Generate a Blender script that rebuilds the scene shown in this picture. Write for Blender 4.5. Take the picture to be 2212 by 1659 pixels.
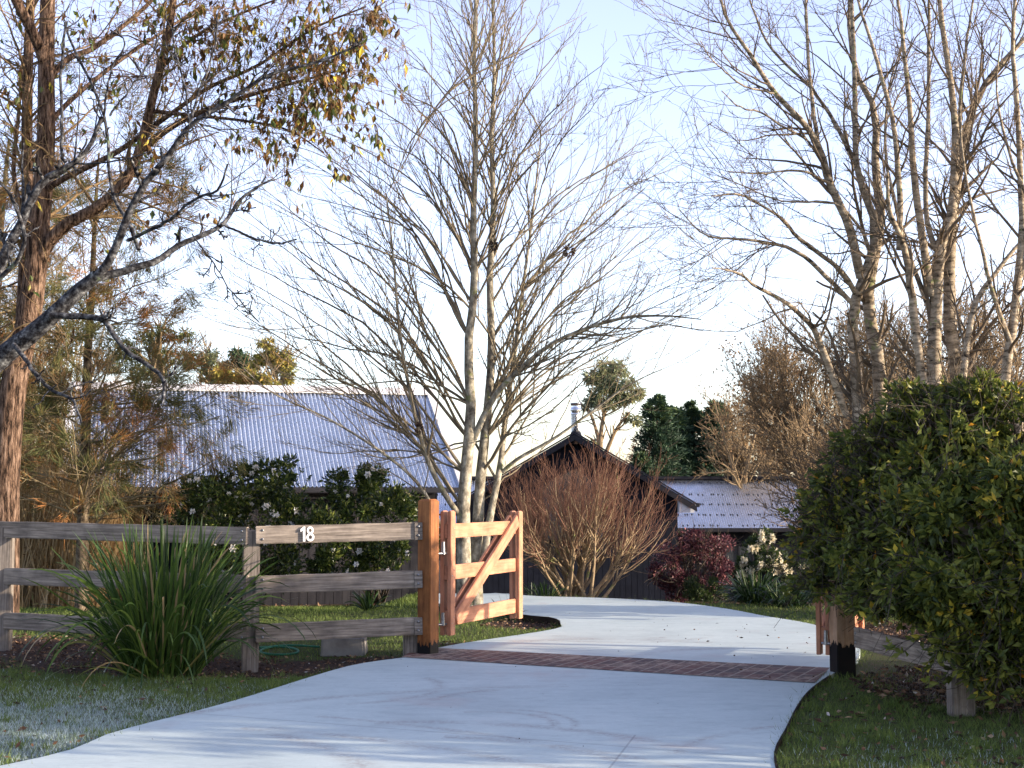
import bpy, bmesh, math, random
import numpy as np
from mathutils import Vector, Matrix
R_ = math.radians
sc = bpy.context.scene
for o in list(bpy.data.objects): bpy.data.objects.remove(o)
col = sc.collection

# ------------------------------------------------------------------ camera, sky, sun, exposure
F, CX, CY, PITCH, CZ = 3072.0, 1106.0, 829.5, R_(4.37), 1.40
cam_d = bpy.data.cameras.new('camera'); cam_d.lens = 50.0; cam_d.sensor_width = 36.0
cam_d.clip_start = 0.1; cam_d.clip_end = 2000
cam = bpy.data.objects.new('camera', cam_d); col.objects.link(cam)
cam.location = (0, 0, CZ); cam.rotation_euler = (R_(90) + PITCH, 0, 0)
sc.camera = cam

SUN_AZ, SUN_EL = -12.0, 11.0       # azimuth measured from +X towards +Y
w = bpy.data.worlds.new('World'); sc.world = w; w.use_nodes = True
nt = w.node_tree; nt.nodes.clear()
out = nt.nodes.new('ShaderNodeOutputWorld'); bg = nt.nodes.new('ShaderNodeBackground')
sky = nt.nodes.new('ShaderNodeTexSky'); sky.sky_type = 'NISHITA'; sky.sun_disc = False
sky.sun_elevation = R_(SUN_EL); sky.sun_rotation = R_(90 - SUN_AZ)
sky.altitude = 650; sky.air_density = 1.0; sky.dust_density = 1.6; sky.ozone_density = 1.3
hs = nt.nodes.new('ShaderNodeHueSaturation'); hs.inputs['Saturation'].default_value = 0.80; hs.inputs['Hue'].default_value = 0.515
tint = nt.nodes.new('ShaderNodeMixRGB'); tint.blend_type = 'MULTIPLY'; tint.inputs[0].default_value = 1
tint.inputs[2].default_value = (0.985, 0.935, 1.05, 1)
nt.links.new(sky.outputs[0], hs.inputs['Color']); nt.links.new(hs.outputs[0], tint.inputs[1]); nt.links.new(tint.outputs[0], bg.inputs[0])
bg.inputs[1].default_value = 0.15
nt.links.new(bg.outputs[0], out.inputs[0])
sd = bpy.data.lights.new('sun', 'SUN'); sd.energy = 3.5; sd.angle = R_(0.55); sd.color = (1.0, 0.85, 0.69)
so = bpy.data.objects.new('sun', sd); col.objects.link(so)
tosun = Vector((math.cos(R_(SUN_AZ)) * math.cos(R_(SUN_EL)), math.sin(R_(SUN_AZ)) * math.cos(R_(SUN_EL)), math.sin(R_(SUN_EL))))
so.rotation_euler = tosun.to_track_quat('Z', 'Y').to_euler()
sc.view_settings.view_transform = 'Standard'; sc.view_settings.look = 'None'
sc.view_settings.exposure = 1.88; sc.view_settings.gamma = 1.0
sc.cycles.max_bounces = 6; sc.cycles.diffuse_bounces = 3; sc.cycles.glossy_bounces = 2
sc.cycles.transmission_bounces = 3; sc.cycles.transparent_max_bounces = 6
sc.cycles.use_denoising = True

# ------------------------------------------------------------------ measuring helpers
cp, sp = math.cos(PITCH), math.sin(PITCH)
def ray(px, py):
    a, b = px - CX, CY - py
    return a, cp * F - sp * b, sp * F + cp * b
def P(px, py, Y):
    x, y, z = ray(px, py); k = Y / y
    return np.array((x * k, Y, CZ + z * k))
def ss(a, b, x):
    t = np.clip((x - a) / (b - a), 0, 1); return t * t * (3 - 2 * t)
def terrain(x, y):
    x = np.asarray(x, float); y = np.asarray(y, float)
    zl = -0.59 * np.clip((y - 16.8) / 8.2, 0, 1) - 1.6 * ss(26, 48, y)
    zc = -np.clip((y - (19.6 - 0.55 * np.clip(x, 0, 3))) * 0.09, 0, 2.19)
    m = ss(-2.0, -1.2, x)
    z = zl * (1 - m) + zc * m
    z = z - 0.10 * np.exp(-((x + 2.2) ** 2 / 1.6 + (y - 11.9) ** 2 / 0.9))
    return z
def G(px, py, lift=0.0):
    for Y in np.arange(5, 60, 0.02):
        p = P(px, py, Y)
        if p[2] <= terrain(p[0], p[1]) + lift: return p
    return p

# ------------------------------------------------------------------ materials
def new_mat(name):
    m = bpy.data.materials.new(name); m.use_nodes = True
    n = m.node_tree; b = n.nodes['Principled BSDF']
    return m, n, b
def ramp(n, fac, stops):
    r = n.nodes.new('ShaderNodeValToRGB'); cr = r.color_ramp
    while len(cr.elements) < len(stops): cr.elements.new(0.5)
    for e, (p, c) in zip(cr.elements, stops): e.position = p; e.color = (*c, 1)
    n.links.new(fac, r.inputs[0]); return r.outputs[0]
def coords(n, scale=(1, 1, 1), kind='Object'):
    t = n.nodes.new('ShaderNodeTexCoord'); mp = n.nodes.new('ShaderNodeMapping')
    mp.inputs['Scale'].default_value = scale
    n.links.new(t.outputs[kind], mp.inputs[0]); return mp.outputs[0]
def noise(n, vec, scale, detail=4, rough=0.6):
    t = n.nodes.new('ShaderNodeTexNoise'); t.inputs['Scale'].default_value = scale
    t.inputs['Detail'].default_value = detail; t.inputs['Roughness'].default_value = rough
    n.links.new(vec, t.inputs['Vector']); return t.outputs[0]
def bump(n, b, h, strength=0.4, dist=0.01):
    k = n.nodes.new('ShaderNodeBump'); k.inputs['Strength'].default_value = strength
    k.inputs['Distance'].default_value = dist
    n.links.new(h, k.inputs['Height']); n.links.new(k.outputs[0], b.inputs['Normal'])
def mix(n, fac, a, b, mode='MIX'):
    m = n.nodes.new('ShaderNodeMixRGB'); m.blend_type = mode
    for s, v in ((m.inputs[0], fac), (m.inputs[1], a), (m.inputs[2], b)):
        if isinstance(v, (int, float)): s.default_value = v
        elif isinstance(v, tuple): s.default_value = (*v, 1)
        else: n.links.new(v, s)
    return m.outputs[0]
def math_(n, op, a, b=None):
    m = n.nodes.new('ShaderNodeMath'); m.operation = op
    for s, v in ((m.inputs[0], a), (m.inputs[1], b)):
        if v is None: continue
        if isinstance(v, (int, float)): s.default_value = v
        else: n.links.new(v, s)
    return m.outputs[0]
def attr(n, name='r'):
    a = n.nodes.new('ShaderNodeAttribute'); a.attribute_name = name; return a.outputs['Fac']

def noisy(name, stops, scale=(8, 8, 8), ns=1.0, rough=0.8, bs=0.4, bd=0.01, detail=5, metal=0.0):
    m, n, b = new_mat(name)
    v = coords(n, scale); f = noise(n, v, ns, detail)
    n.links.new(ramp(n, f, stops), b.inputs['Base Color'])
    b.inputs['Roughness'].default_value = rough; b.inputs['Metallic'].default_value = metal
    if rough > 0.2 and not metal: b.inputs['Specular IOR Level'].default_value = 0.07 if stops[-1][1][0] < 0.1 else 0.25
    if bs: bump(n, b, f, bs, bd)
    return m
def leafmat(name, stops, rough=0.45, trans=0.35, spec=0.5):
    m, n, b = new_mat(name)
    c = ramp(n, attr(n), stops)
    n.links.new(c, b.inputs['Base Color'])
    b.inputs['Roughness'].default_value = rough; b.inputs['Specular IOR Level'].default_value = spec * 0.5
    if trans:
        t = n.nodes.new('ShaderNodeBsdfTranslucent'); n.links.new(c, t.inputs[0])
        mx = n.nodes.new('ShaderNodeMixShader'); mx.inputs[0].default_value = trans
        o = n.nodes['Material Output']
        n.links.new(b.outputs[0], mx.inputs[1]); n.links.new(t.outputs[0], mx.inputs[2])
        n.links.new(mx.outputs[0], o.inputs[0])
    return m
def barkmat(name, stops, sx=14, sz=4, bs=0.6, bd=0.01, rough=0.9, detail=6, lichen=None, wave=None):
    m, n, b = new_mat(name)
    f = noise(n, coords(n, (sx, sx, sz)), 1.0, detail, 0.7)
    c = ramp(n, f, stops)
    if lichen:
        f2 = noise(n, coords(n, (1, 1, 1)), 5.0, 5, 0.7)
        g = ramp(n, f2, [(lichen[1], (0, 0, 0)), (lichen[1] + 0.06, (1, 1, 1))])
        c = mix(n, g, c, lichen[0])
    n.links.new(c, b.inputs['Base Color']); b.inputs['Roughness'].default_value = rough
    b.inputs['Specular IOR Level'].default_value = 0.12
    if bs: bump(n, b, f, bs, bd)
    return m

def timber(name, a, b_, c, rough=0.75, grain=1.0, dark_end=None):
    # grain runs along the local X axis of each board
    m, n, b = new_mat(name)
    oi = n.nodes.new('ShaderNodeObjectInfo')
    t = n.nodes.new('ShaderNodeTexCoord'); ad = n.nodes.new('ShaderNodeVectorMath'); ad.operation = 'ADD'
    cb = n.nodes.new('ShaderNodeCombineXYZ')
    n.links.new(math_(n, 'MULTIPLY', oi.outputs['Random'], 37.0), cb.inputs[0])
    n.links.new(math_(n, 'MULTIPLY', oi.outputs['Random'], 11.0), cb.inputs[1])
    n.links.new(t.outputs['Object'], ad.inputs[0]); n.links.new(cb.outputs[0], ad.inputs[1])
    mp = n.nodes.new('ShaderNodeMapping'); mp.inputs['Scale'].default_value = (3.0, 60 * grain, 60 * grain)
    n.links.new(ad.outputs[0], mp.inputs[0])
    f = noise(n, mp.outputs[0], 1.0, 6, 0.65)
    f2 = noise(n, ad.outputs[0], 5.0, 5, 0.6)
    col1 = ramp(n, f, [(0.3, a), (0.52, b_), (0.72, c)])
    col2 = mix(n, ramp(n, f2, [(0.35, (0.62, 0.62, 0.62)), (0.65, (1, 1, 1))]), col1, col1, 'MIX')
    cc = mix(n, 1.0, col1, ramp(n, f2, [(0.32, (0.6, 0.6, 0.62)), (0.6, (1, 1, 1))]), 'MULTIPLY')
    if dark_end is not None:   # painted bituminous base below a local x value, with ragged drips
        sx = n.nodes.new('ShaderNodeSeparateXYZ'); n.links.new(t.outputs['Object'], sx.inputs[0])
        f3 = noise(n, coords(n, (6, 40, 40)), 1.0, 3)
        e = math_(n, 'LESS_THAN', math_(n, 'SUBTRACT', sx.outputs[0], math_(n, 'MULTIPLY', f3, 0.22)), dark_end)
        cc = mix(n, e, cc, (0.006, 0.006, 0.007))
    n.links.new(cc, b.inputs['Base Color']); b.inputs['Roughness'].default_value = rough
    b.inputs['Specular IOR Level'].default_value = 0.16
    bump(n, b, f, 0.35, 0.004)
    return m

M = {}
M['rail'] = timber('weathered_timber', (0.10, 0.082, 0.066), (0.26, 0.215, 0.17), (0.42, 0.355, 0.285))
M['post_old'] = timber('weathered_post', (0.08, 0.066, 0.055), (0.20, 0.17, 0.14), (0.32, 0.28, 0.235))
M['redwood'] = timber('oiled_red_timber', (0.30, 0.085, 0.028), (0.40, 0.135, 0.048), (0.50, 0.19, 0.075), rough=0.5, grain=0.7)
M['gatewood'] = timber('new_gate_timber', (0.34, 0.14, 0.075), (0.45, 0.205, 0.118), (0.53, 0.262, 0.158), rough=0.55, grain=0.6)
M['redpost'] = timber('oiled_gate_post', (0.13, 0.045, 0.016), (0.25, 0.095, 0.03), (0.35, 0.145, 0.05), rough=0.5, grain=0.5, dark_end=0.03)
M['palepost'] = timber('pale_gate_post', (0.26, 0.155, 0.085), (0.38, 0.24, 0.14), (0.48, 0.33, 0.21), rough=0.7, grain=0.5, dark_end=0.16)
M['steel'] = noisy('galvanised_steel', [(0.3, (0.16, 0.16, 0.165)), (0.7, (0.3, 0.3, 0.3))], ns=6, rough=0.4, bs=0, metal=0.8)
M['brass'] = noisy('brass_hinge', [(0.3, (0.35, 0.25, 0.12)), (0.7, (0.55, 0.42, 0.22))], ns=6, rough=0.4, bs=0, metal=0.8)
M['digit'] = noisy('white_number', [(0.4, (0.78, 0.76, 0.72)), (0.6, (0.82, 0.8, 0.77))], rough=0.5, bs=0)
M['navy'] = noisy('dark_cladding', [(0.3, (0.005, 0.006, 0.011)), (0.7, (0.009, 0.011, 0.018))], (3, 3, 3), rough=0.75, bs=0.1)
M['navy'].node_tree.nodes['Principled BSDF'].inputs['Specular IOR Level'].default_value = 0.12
M['brownclad'] = noisy('aged_dark_boards', [(0.3, (0.012, 0.012, 0.015)), (0.7, (0.03, 0.029, 0.032))], (10, 10, 1), rough=0.8, bs=0.2)
M['fascia'] = noisy('charcoal_fascia', [(0.3, (0.018, 0.018, 0.022)), (0.7, (0.026, 0.026, 0.031))], (2, 2, 2), rough=0.5, bs=0)
M['whitepaint'] = noisy('white_paint', [(0.3, (0.62, 0.62, 0.61)), (0.7, (0.74, 0.73, 0.71))], (3, 3, 3), rough=0.6, bs=0)
M['ridgecap'] = noisy('ridge_capping', [(0.3, (0.6, 0.58, 0.55)), (0.7, (0.72, 0.69, 0.65))], (2, 2, 2), rough=0.55, bs=0, metal=0.25)
M['soffit'] = noisy('soffit_grey', [(0.3, (0.5, 0.5, 0.53)), (0.7, (0.58, 0.58, 0.6))], (2, 2, 2), rough=0.7, bs=0)
M['glass'] = noisy('window_glass', [(0.3, (0.03, 0.035, 0.04)), (0.7, (0.05, 0.055, 0.06))], (2, 2, 2), rough=0.08, bs=0)
def roofmat(name, c1, c2, metal, rough):
    m, n, b = new_mat(name)
    f = noise(n, coords(n, (1.2, 1.2, 1.2)), 1.5, 5)
    n.links.new(ramp(n, f, [(0.3, c1), (0.7, c2)]), b.inputs['Base Color'])
    b.inputs['Metallic'].default_value = metal
    f2 = noise(n, coords(n, (1, 1, 1)), 30, 3)
    n.links.new(math_(n, 'ADD', math_(n, 'MULTIPLY', f2, 0.12), rough), b.inputs['Roughness'])
    return m
M['roof_left'] = roofmat('corrugated_steel', (0.38, 0.43, 0.51), (0.48, 0.53, 0.61), 0.55, 0.20)
M['roof_right'] = roofmat('zinc_steel', (0.62, 0.64, 0.67), (0.74, 0.76, 0.79), 0.85, 0.16)
M['flue'] = roofmat('stainless_flue', (0.6, 0.6, 0.6), (0.7, 0.7, 0.7), 0.95, 0.16)

M['bark_main'] = barkmat('smooth_grey_bark', [(0.34, (0.06, 0.05, 0.037)), (0.5, (0.22, 0.195, 0.145)), (0.66, (0.42, 0.385, 0.30))], 13, 9, 0.4, 0.006, lichen=((0.16, 0.165, 0.075), 0.58))
M['twig_main'] = barkmat('pale_twigs', [(0.3, (0.09, 0.07, 0.045)), (0.7, (0.24, 0.2, 0.135))], 5, 5, 0)
M['bark_birch'] = barkmat('banded_birch_bark', [(0.36, (0.025, 0.02, 0.015)), (0.47, (0.20, 0.16, 0.11)), (0.68, (0.45, 0.38, 0.28))], 7, 22, 0.4, 0.006, lichen=((0.2, 0.22, 0.09), 0.62))
M['twig_birch'] = barkmat('brown_twigs', [(0.3, (0.06, 0.045, 0.032)), (0.7, (0.2, 0.155, 0.105))], 5, 5, 0)
M['bark_gum'] = barkmat('furrowed_bark', [(0.4, (0.016, 0.01, 0.007)), (0.5, (0.11, 0.068, 0.045)), (0.66, (0.28, 0.19, 0.135))], 34, 6, 1.0, 0.05)
M['twig_gum'] = barkmat('golden_twigs', [(0.3, (0.09, 0.055, 0.03)), (0.7, (0.24, 0.17, 0.09))], 5, 5, 0)
M['bark_magnolia'] = barkmat('lichened_silver_bark', [(0.42, (0.010, 0.009, 0.010)), (0.55, (0.055, 0.056, 0.06)), (0.7, (0.22, 0.225, 0.225))], 22, 22, 0.7, 0.01, lichen=((0.10, 0.125, 0.08), 0.62))
M['twig_magnolia'] = barkmat('dark_twigs', [(0.3, (0.018, 0.014, 0.013)), (0.75, (0.09, 0.08, 0.075))], 12, 12, 0.3)
M['bark_casuarina'] = barkmat('scaly_bark', [(0.38, (0.025, 0.018, 0.012)), (0.55, (0.13, 0.10, 0.065)), (0.72, (0.25, 0.2, 0.14))], 16, 12, 0.8, 0.02)
M['twig_casuarina'] = barkmat('bleached_twigs', [(0.3, (0.10, 0.075, 0.04)), (0.7, (0.26, 0.21, 0.125))], 5, 5, 0)
M['bark_far'] = barkmat('far_bark', [(0.3, (0.10, 0.07, 0.04)), (0.7, (0.26, 0.19, 0.11))], 3, 3, 0)
M['bark_dark'] = barkmat('dark_bark', [(0.3, (0.03, 0.024, 0.018)), (0.7, (0.09, 0.075, 0.06))], 8, 3, 0.3)
M['maple_low'] = barkmat('mossy_tan_stems', [(0.3, (0.14, 0.095, 0.055)), (0.7, (0.33, 0.25, 0.155))], 6, 3, 0.2, lichen=((0.2, 0.22, 0.07), 0.6))
M['maple_twig'] = barkmat('red_twigs', [(0.3, (0.11, 0.052, 0.036)), (0.7, (0.24, 0.135, 0.09))], 4, 4, 0)
M['reed'] = leafmat('dry_reeds', [(0, (0.16, 0.10, 0.045)), (0.5, (0.34, 0.24, 0.12)), (0.85, (0.45, 0.34, 0.2)), (1, (0.12, 0.16, 0.04))], 0.8, 0.1, 0.2)

M['rose'] = leafmat('rose_leaves', [(0, (0.03, 0.046, 0.013)), (0.35, (0.08, 0.105, 0.02)), (0.78, (0.2, 0.21, 0.036)), (0.88, (0.45, 0.36, 0.04)), (1, (0.55, 0.26, 0.03))], 0.5, 0.38)
M['camellia'] = leafmat('glossy_leaves', [(0, (0.014, 0.028, 0.008)), (0.5, (0.045, 0.07, 0.016)), (1, (0.22, 0.24, 0.05))], 0.3, 0.35, 0.6)
M['petal'] = leafmat('white_petals', [(0, (0.7, 0.66, 0.6)), (1, (0.85, 0.83, 0.8))], 0.6, 0.3)
M['cream'] = leafmat('cream_petals', [(0, (0.62, 0.55, 0.38)), (1, (0.8, 0.75, 0.6))], 0.6, 0.3)
M['purple'] = leafmat('burgundy_leaves', [(0, (0.03, 0.012, 0.018)), (0.6, (0.10, 0.032, 0.042)), (0.85, (0.38, 0.16, 0.15)), (1, (0.05, 0.08, 0.02))], 0.4, 0.3)
M['shrub'] = leafmat('dark_shrub_leaves', [(0, (0.016, 0.03, 0.01)), (0.6, (0.035, 0.06, 0.016)), (1, (0.11, 0.13, 0.03))], 0.5, 0.3)
M['strap'] = leafmat('strap_leaves', [(0, (0.016, 0.034, 0.010)), (0.5, (0.05, 0.092, 0.02)), (0.88, (0.13, 0.185, 0.035)), (1, (0.30, 0.22, 0.11))], 0.38, 0.3)
M['clivia'] = leafmat('deep_green_straps', [(0, (0.008, 0.02, 0.007)), (0.7, (0.02, 0.042, 0.012)), (1, (0.05, 0.075, 0.02))], 0.35, 0.25)
M['gumleaf'] = leafmat('autumn_leaves', [(0, (0.035, 0.022, 0.012)), (0.25, (0.10, 0.045, 0.014)), (0.5, (0.17, 0.085, 0.02)), (0.7, (0.085, 0.10, 0.022)), (0.88, (0.05, 0.08, 0.022)), (1, (0.55, 0.42, 0.05))], 0.45, 0.35)
M['needle'] = leafmat('russet_needles', [(0, (0.055, 0.065, 0.02)), (0.45, (0.11, 0.11, 0.035)), (0.7, (0.19, 0.105, 0.035)), (1, (0.33, 0.14, 0.045))], 0.7, 0.25)
M['euca'] = leafmat('grey_green_leaves', [(0, (0.09, 0.12, 0.075)), (0.6, (0.19, 0.21, 0.11)), (1, (0.32, 0.29, 0.12))], 0.5, 0.3)
M['eucay'] = leafmat('yellow_green_leaves', [(0, (0.08, 0.10, 0.04)), (0.5, (0.24, 0.23, 0.05)), (1, (0.44, 0.28, 0.07))], 0.5, 0.3)
M['conifer'] = leafmat('conifer_needles', [(0, (0.014, 0.032, 0.02)), (0.7, (0.035, 0.068, 0.032)), (1, (0.11, 0.15, 0.045))], 0.6, 0.15)
M['pine'] = leafmat('pine_needles', [(0, (0.025, 0.038, 0.015)), (0.6, (0.07, 0.085, 0.025)), (1, (0.17, 0.17, 0.05))], 0.6, 0.2)
M['oak'] = leafmat('russet_leaves', [(0, (0.10, 0.06, 0.03)), (0.6, (0.22, 0.13, 0.06)), (1, (0.33, 0.21, 0.09))], 0.6, 0.3)
M['grass'] = leafmat('grass_blades', [(0, (0.06, 0.095, 0.02)), (0.4, (0.12, 0.17, 0.035)), (0.62, (0.2, 0.23, 0.06)), (0.72, (0.26, 0.34, 0.27)), (1, (0.5, 0.58, 0.6))], 0.6, 0.3)
M['litter'] = leafmat('leaf_litter', [(0, (0.03, 0.02, 0.015)), (0.5, (0.10, 0.055, 0.035)), (0.8, (0.2, 0.11, 0.06)), (0.95, (0.3, 0.2, 0.11)), (1, (0.45, 0.42, 0.38))], 0.8, 0.15)
M['hose'] = noisy('green_hose', [(0.3, (0.02, 0.09, 0.05)), (0.7, (0.03, 0.12, 0.07))], rough=0.4, bs=0)
M['block'] = noisy('grey_block', [(0.3, (0.14, 0.13, 0.12)), (0.7, (0.25, 0.24, 0.22))], (6, 6, 6), rough=0.9, bs=0.5)
M['wire'] = noisy('rusty_wire', [(0.3, (0.07, 0.055, 0.045)), (0.7, (0.15, 0.12, 0.10))], rough=0.6, bs=0, metal=0.1)
M['edging'] = noisy('rusted_edging', [(0.3, (0.012, 0.009, 0.007)), (0.7, (0.03, 0.02, 0.014))], rough=0.9, bs=0.3)
M['lorikeet'] = M['bark_dark']

# ground
gm, n, b = new_mat('ground_soil_and_turf')
v = coords(n, (1, 1, 1)); f1 = noise(n, v, 9, 6, 0.7); f2 = noise(n, v, 60, 4, 0.7); f3 = noise(n, v, 1.1, 4)
turf = ramp(n, f2, [(0.3, (0.028, 0.035, 0.012)), (0.55, (0.06, 0.075, 0.022)), (0.75, (0.11, 0.12, 0.04))])
turf = mix(n, ramp(n, f1, [(0.52, (0, 0, 0)), (0.66, (1, 1, 1))]), turf, (0.07, 0.05, 0.03))
soil = ramp(n, f2, [(0.3, (0.018, 0.012, 0.009)), (0.55, (0.055, 0.034, 0.023)), (0.72, (0.14, 0.085, 0.05)), (0.85, (0.26, 0.2, 0.15))])
bedf = math_(n, 'ADD', attr(n, 'bed'), math_(n, 'MULTIPLY', math_(n, 'SUBTRACT', f1, 0.5), 0.9))
c = mix(n, ramp(n, bedf, [(0.42, (0, 0, 0)), (0.58, (1, 1, 1))]), turf, soil)
frost = ramp(n, math_(n, 'MULTIPLY', attr(n, 'frost'), f1), [(0.3, (0, 0, 0)), (0.6, (0.5, 0.5, 0.5))])
c = mix(n, frost, c, (0.35, 0.42, 0.42))
n.links.new(c, b.inputs['Base Color']); b.inputs['Roughness'].default_value = 0.95
b.inputs['Specular IOR Level'].default_value = 0.15
bump(n, b, f2, 0.8, 0.03)
M['ground'] = gm

# concrete drive with joints and tyre scuffs (world metres)
dm, n, b = new_mat('driveway_concrete')
v = coords(n, (1, 1, 1)); broad = noise(n, v, 0.9, 5, 0.6); fine = noise(n, coords(n, (18, 60, 1)), 1.0, 5, 0.7); spk = noise(n, v, 90, 2)
c = ramp(n, broad, [(0.3, (0.38, 0.435, 0.415)), (0.5, (0.44, 0.505, 0.475)), (0.7, (0.48, 0.54, 0.505))])
c = mix(n, 1.0, c, ramp(n, fine, [(0.3, (0.86, 0.86, 0.87)), (0.6, (1, 1, 1))]), 'MULTIPLY')
c = mix(n, ramp(n, spk, [(0.66, (0, 0, 0)), (0.74, (0.55, 0.55, 0.55))]), c, (0.25, 0.23, 0.22))
mott = noise(n, coords(n, (3.5, 9, 1)), 1.0, 7, 0.75)
c = mix(n, 1.0, c, ramp(n, mott, [(0.3, (0.84, 0.85, 0.86)), (0.5, (1, 1, 1)), (0.7, (1.07, 1.06, 1.05))]), 'MULTIPLY')
sep = n.nodes.new('ShaderNodeSeparateXYZ'); tc = n.nodes.new('ShaderNodeTexCoord'); n.links.new(tc.outputs['Object'], sep.inputs[0])
X, Y = sep.outputs[0], sep.outputs[1]
def seg_line(x0, y0, x1, y1, wd, soft=0.0):
    L = math.hypot(x1 - x0, y1 - y0); ux, uy = (x1 - x0) / L, (y1 - y0) / L
    dx = math_(n, 'SUBTRACT', X, x0); dy = math_(n, 'SUBTRACT', Y, y0)
    d = math_(n, 'ABSOLUTE', math_(n, 'SUBTRACT', math_(n, 'MULTIPLY', dx, uy), math_(n, 'MULTIPLY', dy, ux)))
    s = math_(n, 'ADD', math_(n, 'MULTIPLY', dx, ux), math_(n, 'MULTIPLY', dy, uy))
    k = math_(n, 'LESS_THAN', d, wd)
    k = math_(n, 'MULTIPLY', k, math_(n, 'GREATER_THAN', s, 0.0))
    return math_(n, 'MULTIPLY', k, math_(n, 'LESS_THAN', s, L))
def arc(cx, cy, r, wd, a0, a1):
    dx = math_(n, 'SUBTRACT', X, cx); dy = math_(n, 'SUBTRACT', Y, cy)
    rr = math_(n, 'SQRT', math_(n, 'ADD', math_(n, 'MULTIPLY', dx, dx), math_(n, 'MULTIPLY', dy, dy)))
    d = math_(n, 'ABSOLUTE', math_(n, 'SUBTRACT', rr, r))
    k = math_(n, 'MAXIMUM', math_(n, 'SUBTRACT', 1.0, math_(n, 'DIVIDE', d, wd)), 0.0)
    an = math_(n, 'ARCTAN2', dy, dx)
    k = math_(n, 'MULTIPLY', k, math_(n, 'GREATER_THAN', an, a0))
    return math_(n, 'MULTIPLY', k, math_(n, 'LESS_THAN', an, a1))
dust = ramp(n, noise(n, coords(n, (2.2, 5, 1)), 1.0, 4), [(0.36, (0, 0, 0)), (0.55, (1, 1, 1))])
j0, j1 = P(700, 1556, 8.75), P(1637, 1647, 7.45)
joints = seg_line(-2.0, 9.0, 1.5, 7.42, 0.007)
joints = math_(n, 'MAXIMUM', joints, seg_line(0.0, 5.0, 0.7, 8.2, 0.006))
joints = math_(n, 'MAXIMUM', joints, seg_line(-0.4, 13.4, 3.3, 13.0, 0.009))
marks = None
for a in ((-0.6, 6.9, 1.25, 0.09, 0.3, 1.4), (-0.6, 6.9, 1.75, 0.10, 0.5, 1.7), (0.4, 9.2, 1.0, 0.08, 1.9, 3.0), (2.3, 7.2, 1.5, 0.07, 1.7, 2.9),
          (0.9, 12.0, 1.5, 0.16, 0.9, 2.2), (2.0, 11.6, 1.1, 0.12, 1.6, 2.9), (-3.2, 6.4, 2.6, 0.12, 0.1, 0.9), (0.9, 6.4, 3.9, 0.11, 1.7, 2.6), (-0.2, 8.6, 0.45, 0.05, -0.5, 1.8), (-0.2, 8.6, 0.58, 0.04, -0.5, 1.6), (-1.4, 10.2, 0.9, 0.07, -1.2, 0.6), (1.0, 14.2, 0.7, 0.10, -2.6, -0.6), (1.0, 14.2, 1.0, 0.07, -2.2, -0.4), (-4.2, 3.0, 6.1, 0.10, 0.5, 1.1), (-4.2, 3.0, 6.6, 0.06, 0.5, 1.1), (4.6, 5.5, 3.4, 0.07, 2.0, 2.9)):
    k = arc(*a); marks = k if marks is None else math_(n, 'MAXIMUM', marks, k)
tread = ramp(n, noise(n, coords(n, (30, 30, 1)), 1.0, 2), [(0.4, (0.25, 0.25, 0.25)), (0.55, (1, 1, 1))])
mk = mix(n, 1.0, mix(n, 1.0, marks, dust, 'MULTIPLY'), tread, 'MULTIPLY')
c = mix(n, mix(n, 1.0, mk, (0.5, 0.5, 0.5), 'MULTIPLY'), c, (0.20, 0.15, 0.135))
redst = ramp(n, noise(n, coords(n, (0.8, 0.55, 1)), 1.3, 4), [(0.58, (0, 0, 0)), (0.75, (0.45, 0.45, 0.45))])
c = mix(n, redst, c, (0.42, 0.33, 0.29))
c = mix(n, math_(n, 'MULTIPLY', joints, 0.4), c, (0.12, 0.11, 0.11))
n.links.new(c, b.inputs['Base Color']); b.inputs['Roughness'].default_value = 0.75
b.inputs['Specular IOR Level'].default_value = 0.35
bump(n, b, fine, 0.12, 0.003)
M['concrete'] = dm

bm_, n, b = new_mat('brick_paving')
v = coords(n, (1, 1, 1)); br = n.nodes.new('ShaderNodeTexBrick'); n.links.new(v, br.inputs[0])
br.offset = 0.5; br.inputs['Scale'].default_value = 1.0; br.inputs['Brick Width'].default_value = 0.235
br.inputs['Row Height'].default_value = 0.118; br.inputs['Mortar Size'].default_value = 0.009; br.inputs['Mortar Smooth'].default_value = 0.2
br.inputs['Bias'].default_value = -0.1
br.inputs['Color1'].default_value = (0.115, 0.043, 0.03, 1); br.inputs['Color2'].default_value = (0.05, 0.029, 0.027, 1)
br.inputs['Mortar'].default_value = (0.26, 0.205, 0.16, 1)
f = noise(n, v, 14, 5, 0.7); fb = noise(n, v, 2.0, 4)
c = mix(n, 1.0, br.outputs[0], ramp(n, f, [(0.3, (0.6, 0.6, 0.6)), (0.7, (1.15, 1.1, 1.05))]), 'MULTIPLY')
c = mix(n, ramp(n, math_(n, 'MULTIPLY', f, fb), [(0.24, (0, 0, 0)), (0.36, (0.8, 0.8, 0.8))]), c, (0.30, 0.22, 0.155))
n.links.new(c, b.inputs['Base Color']); b.inputs['Roughness'].default_value = 0.85
bump(n, b, math_(n, 'SUBTRACT', math_(n, 'MULTIPLY', f, 0.5), br.outputs['Fac']), 0.6, 0.006)
M['brick'] = bm_

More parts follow.
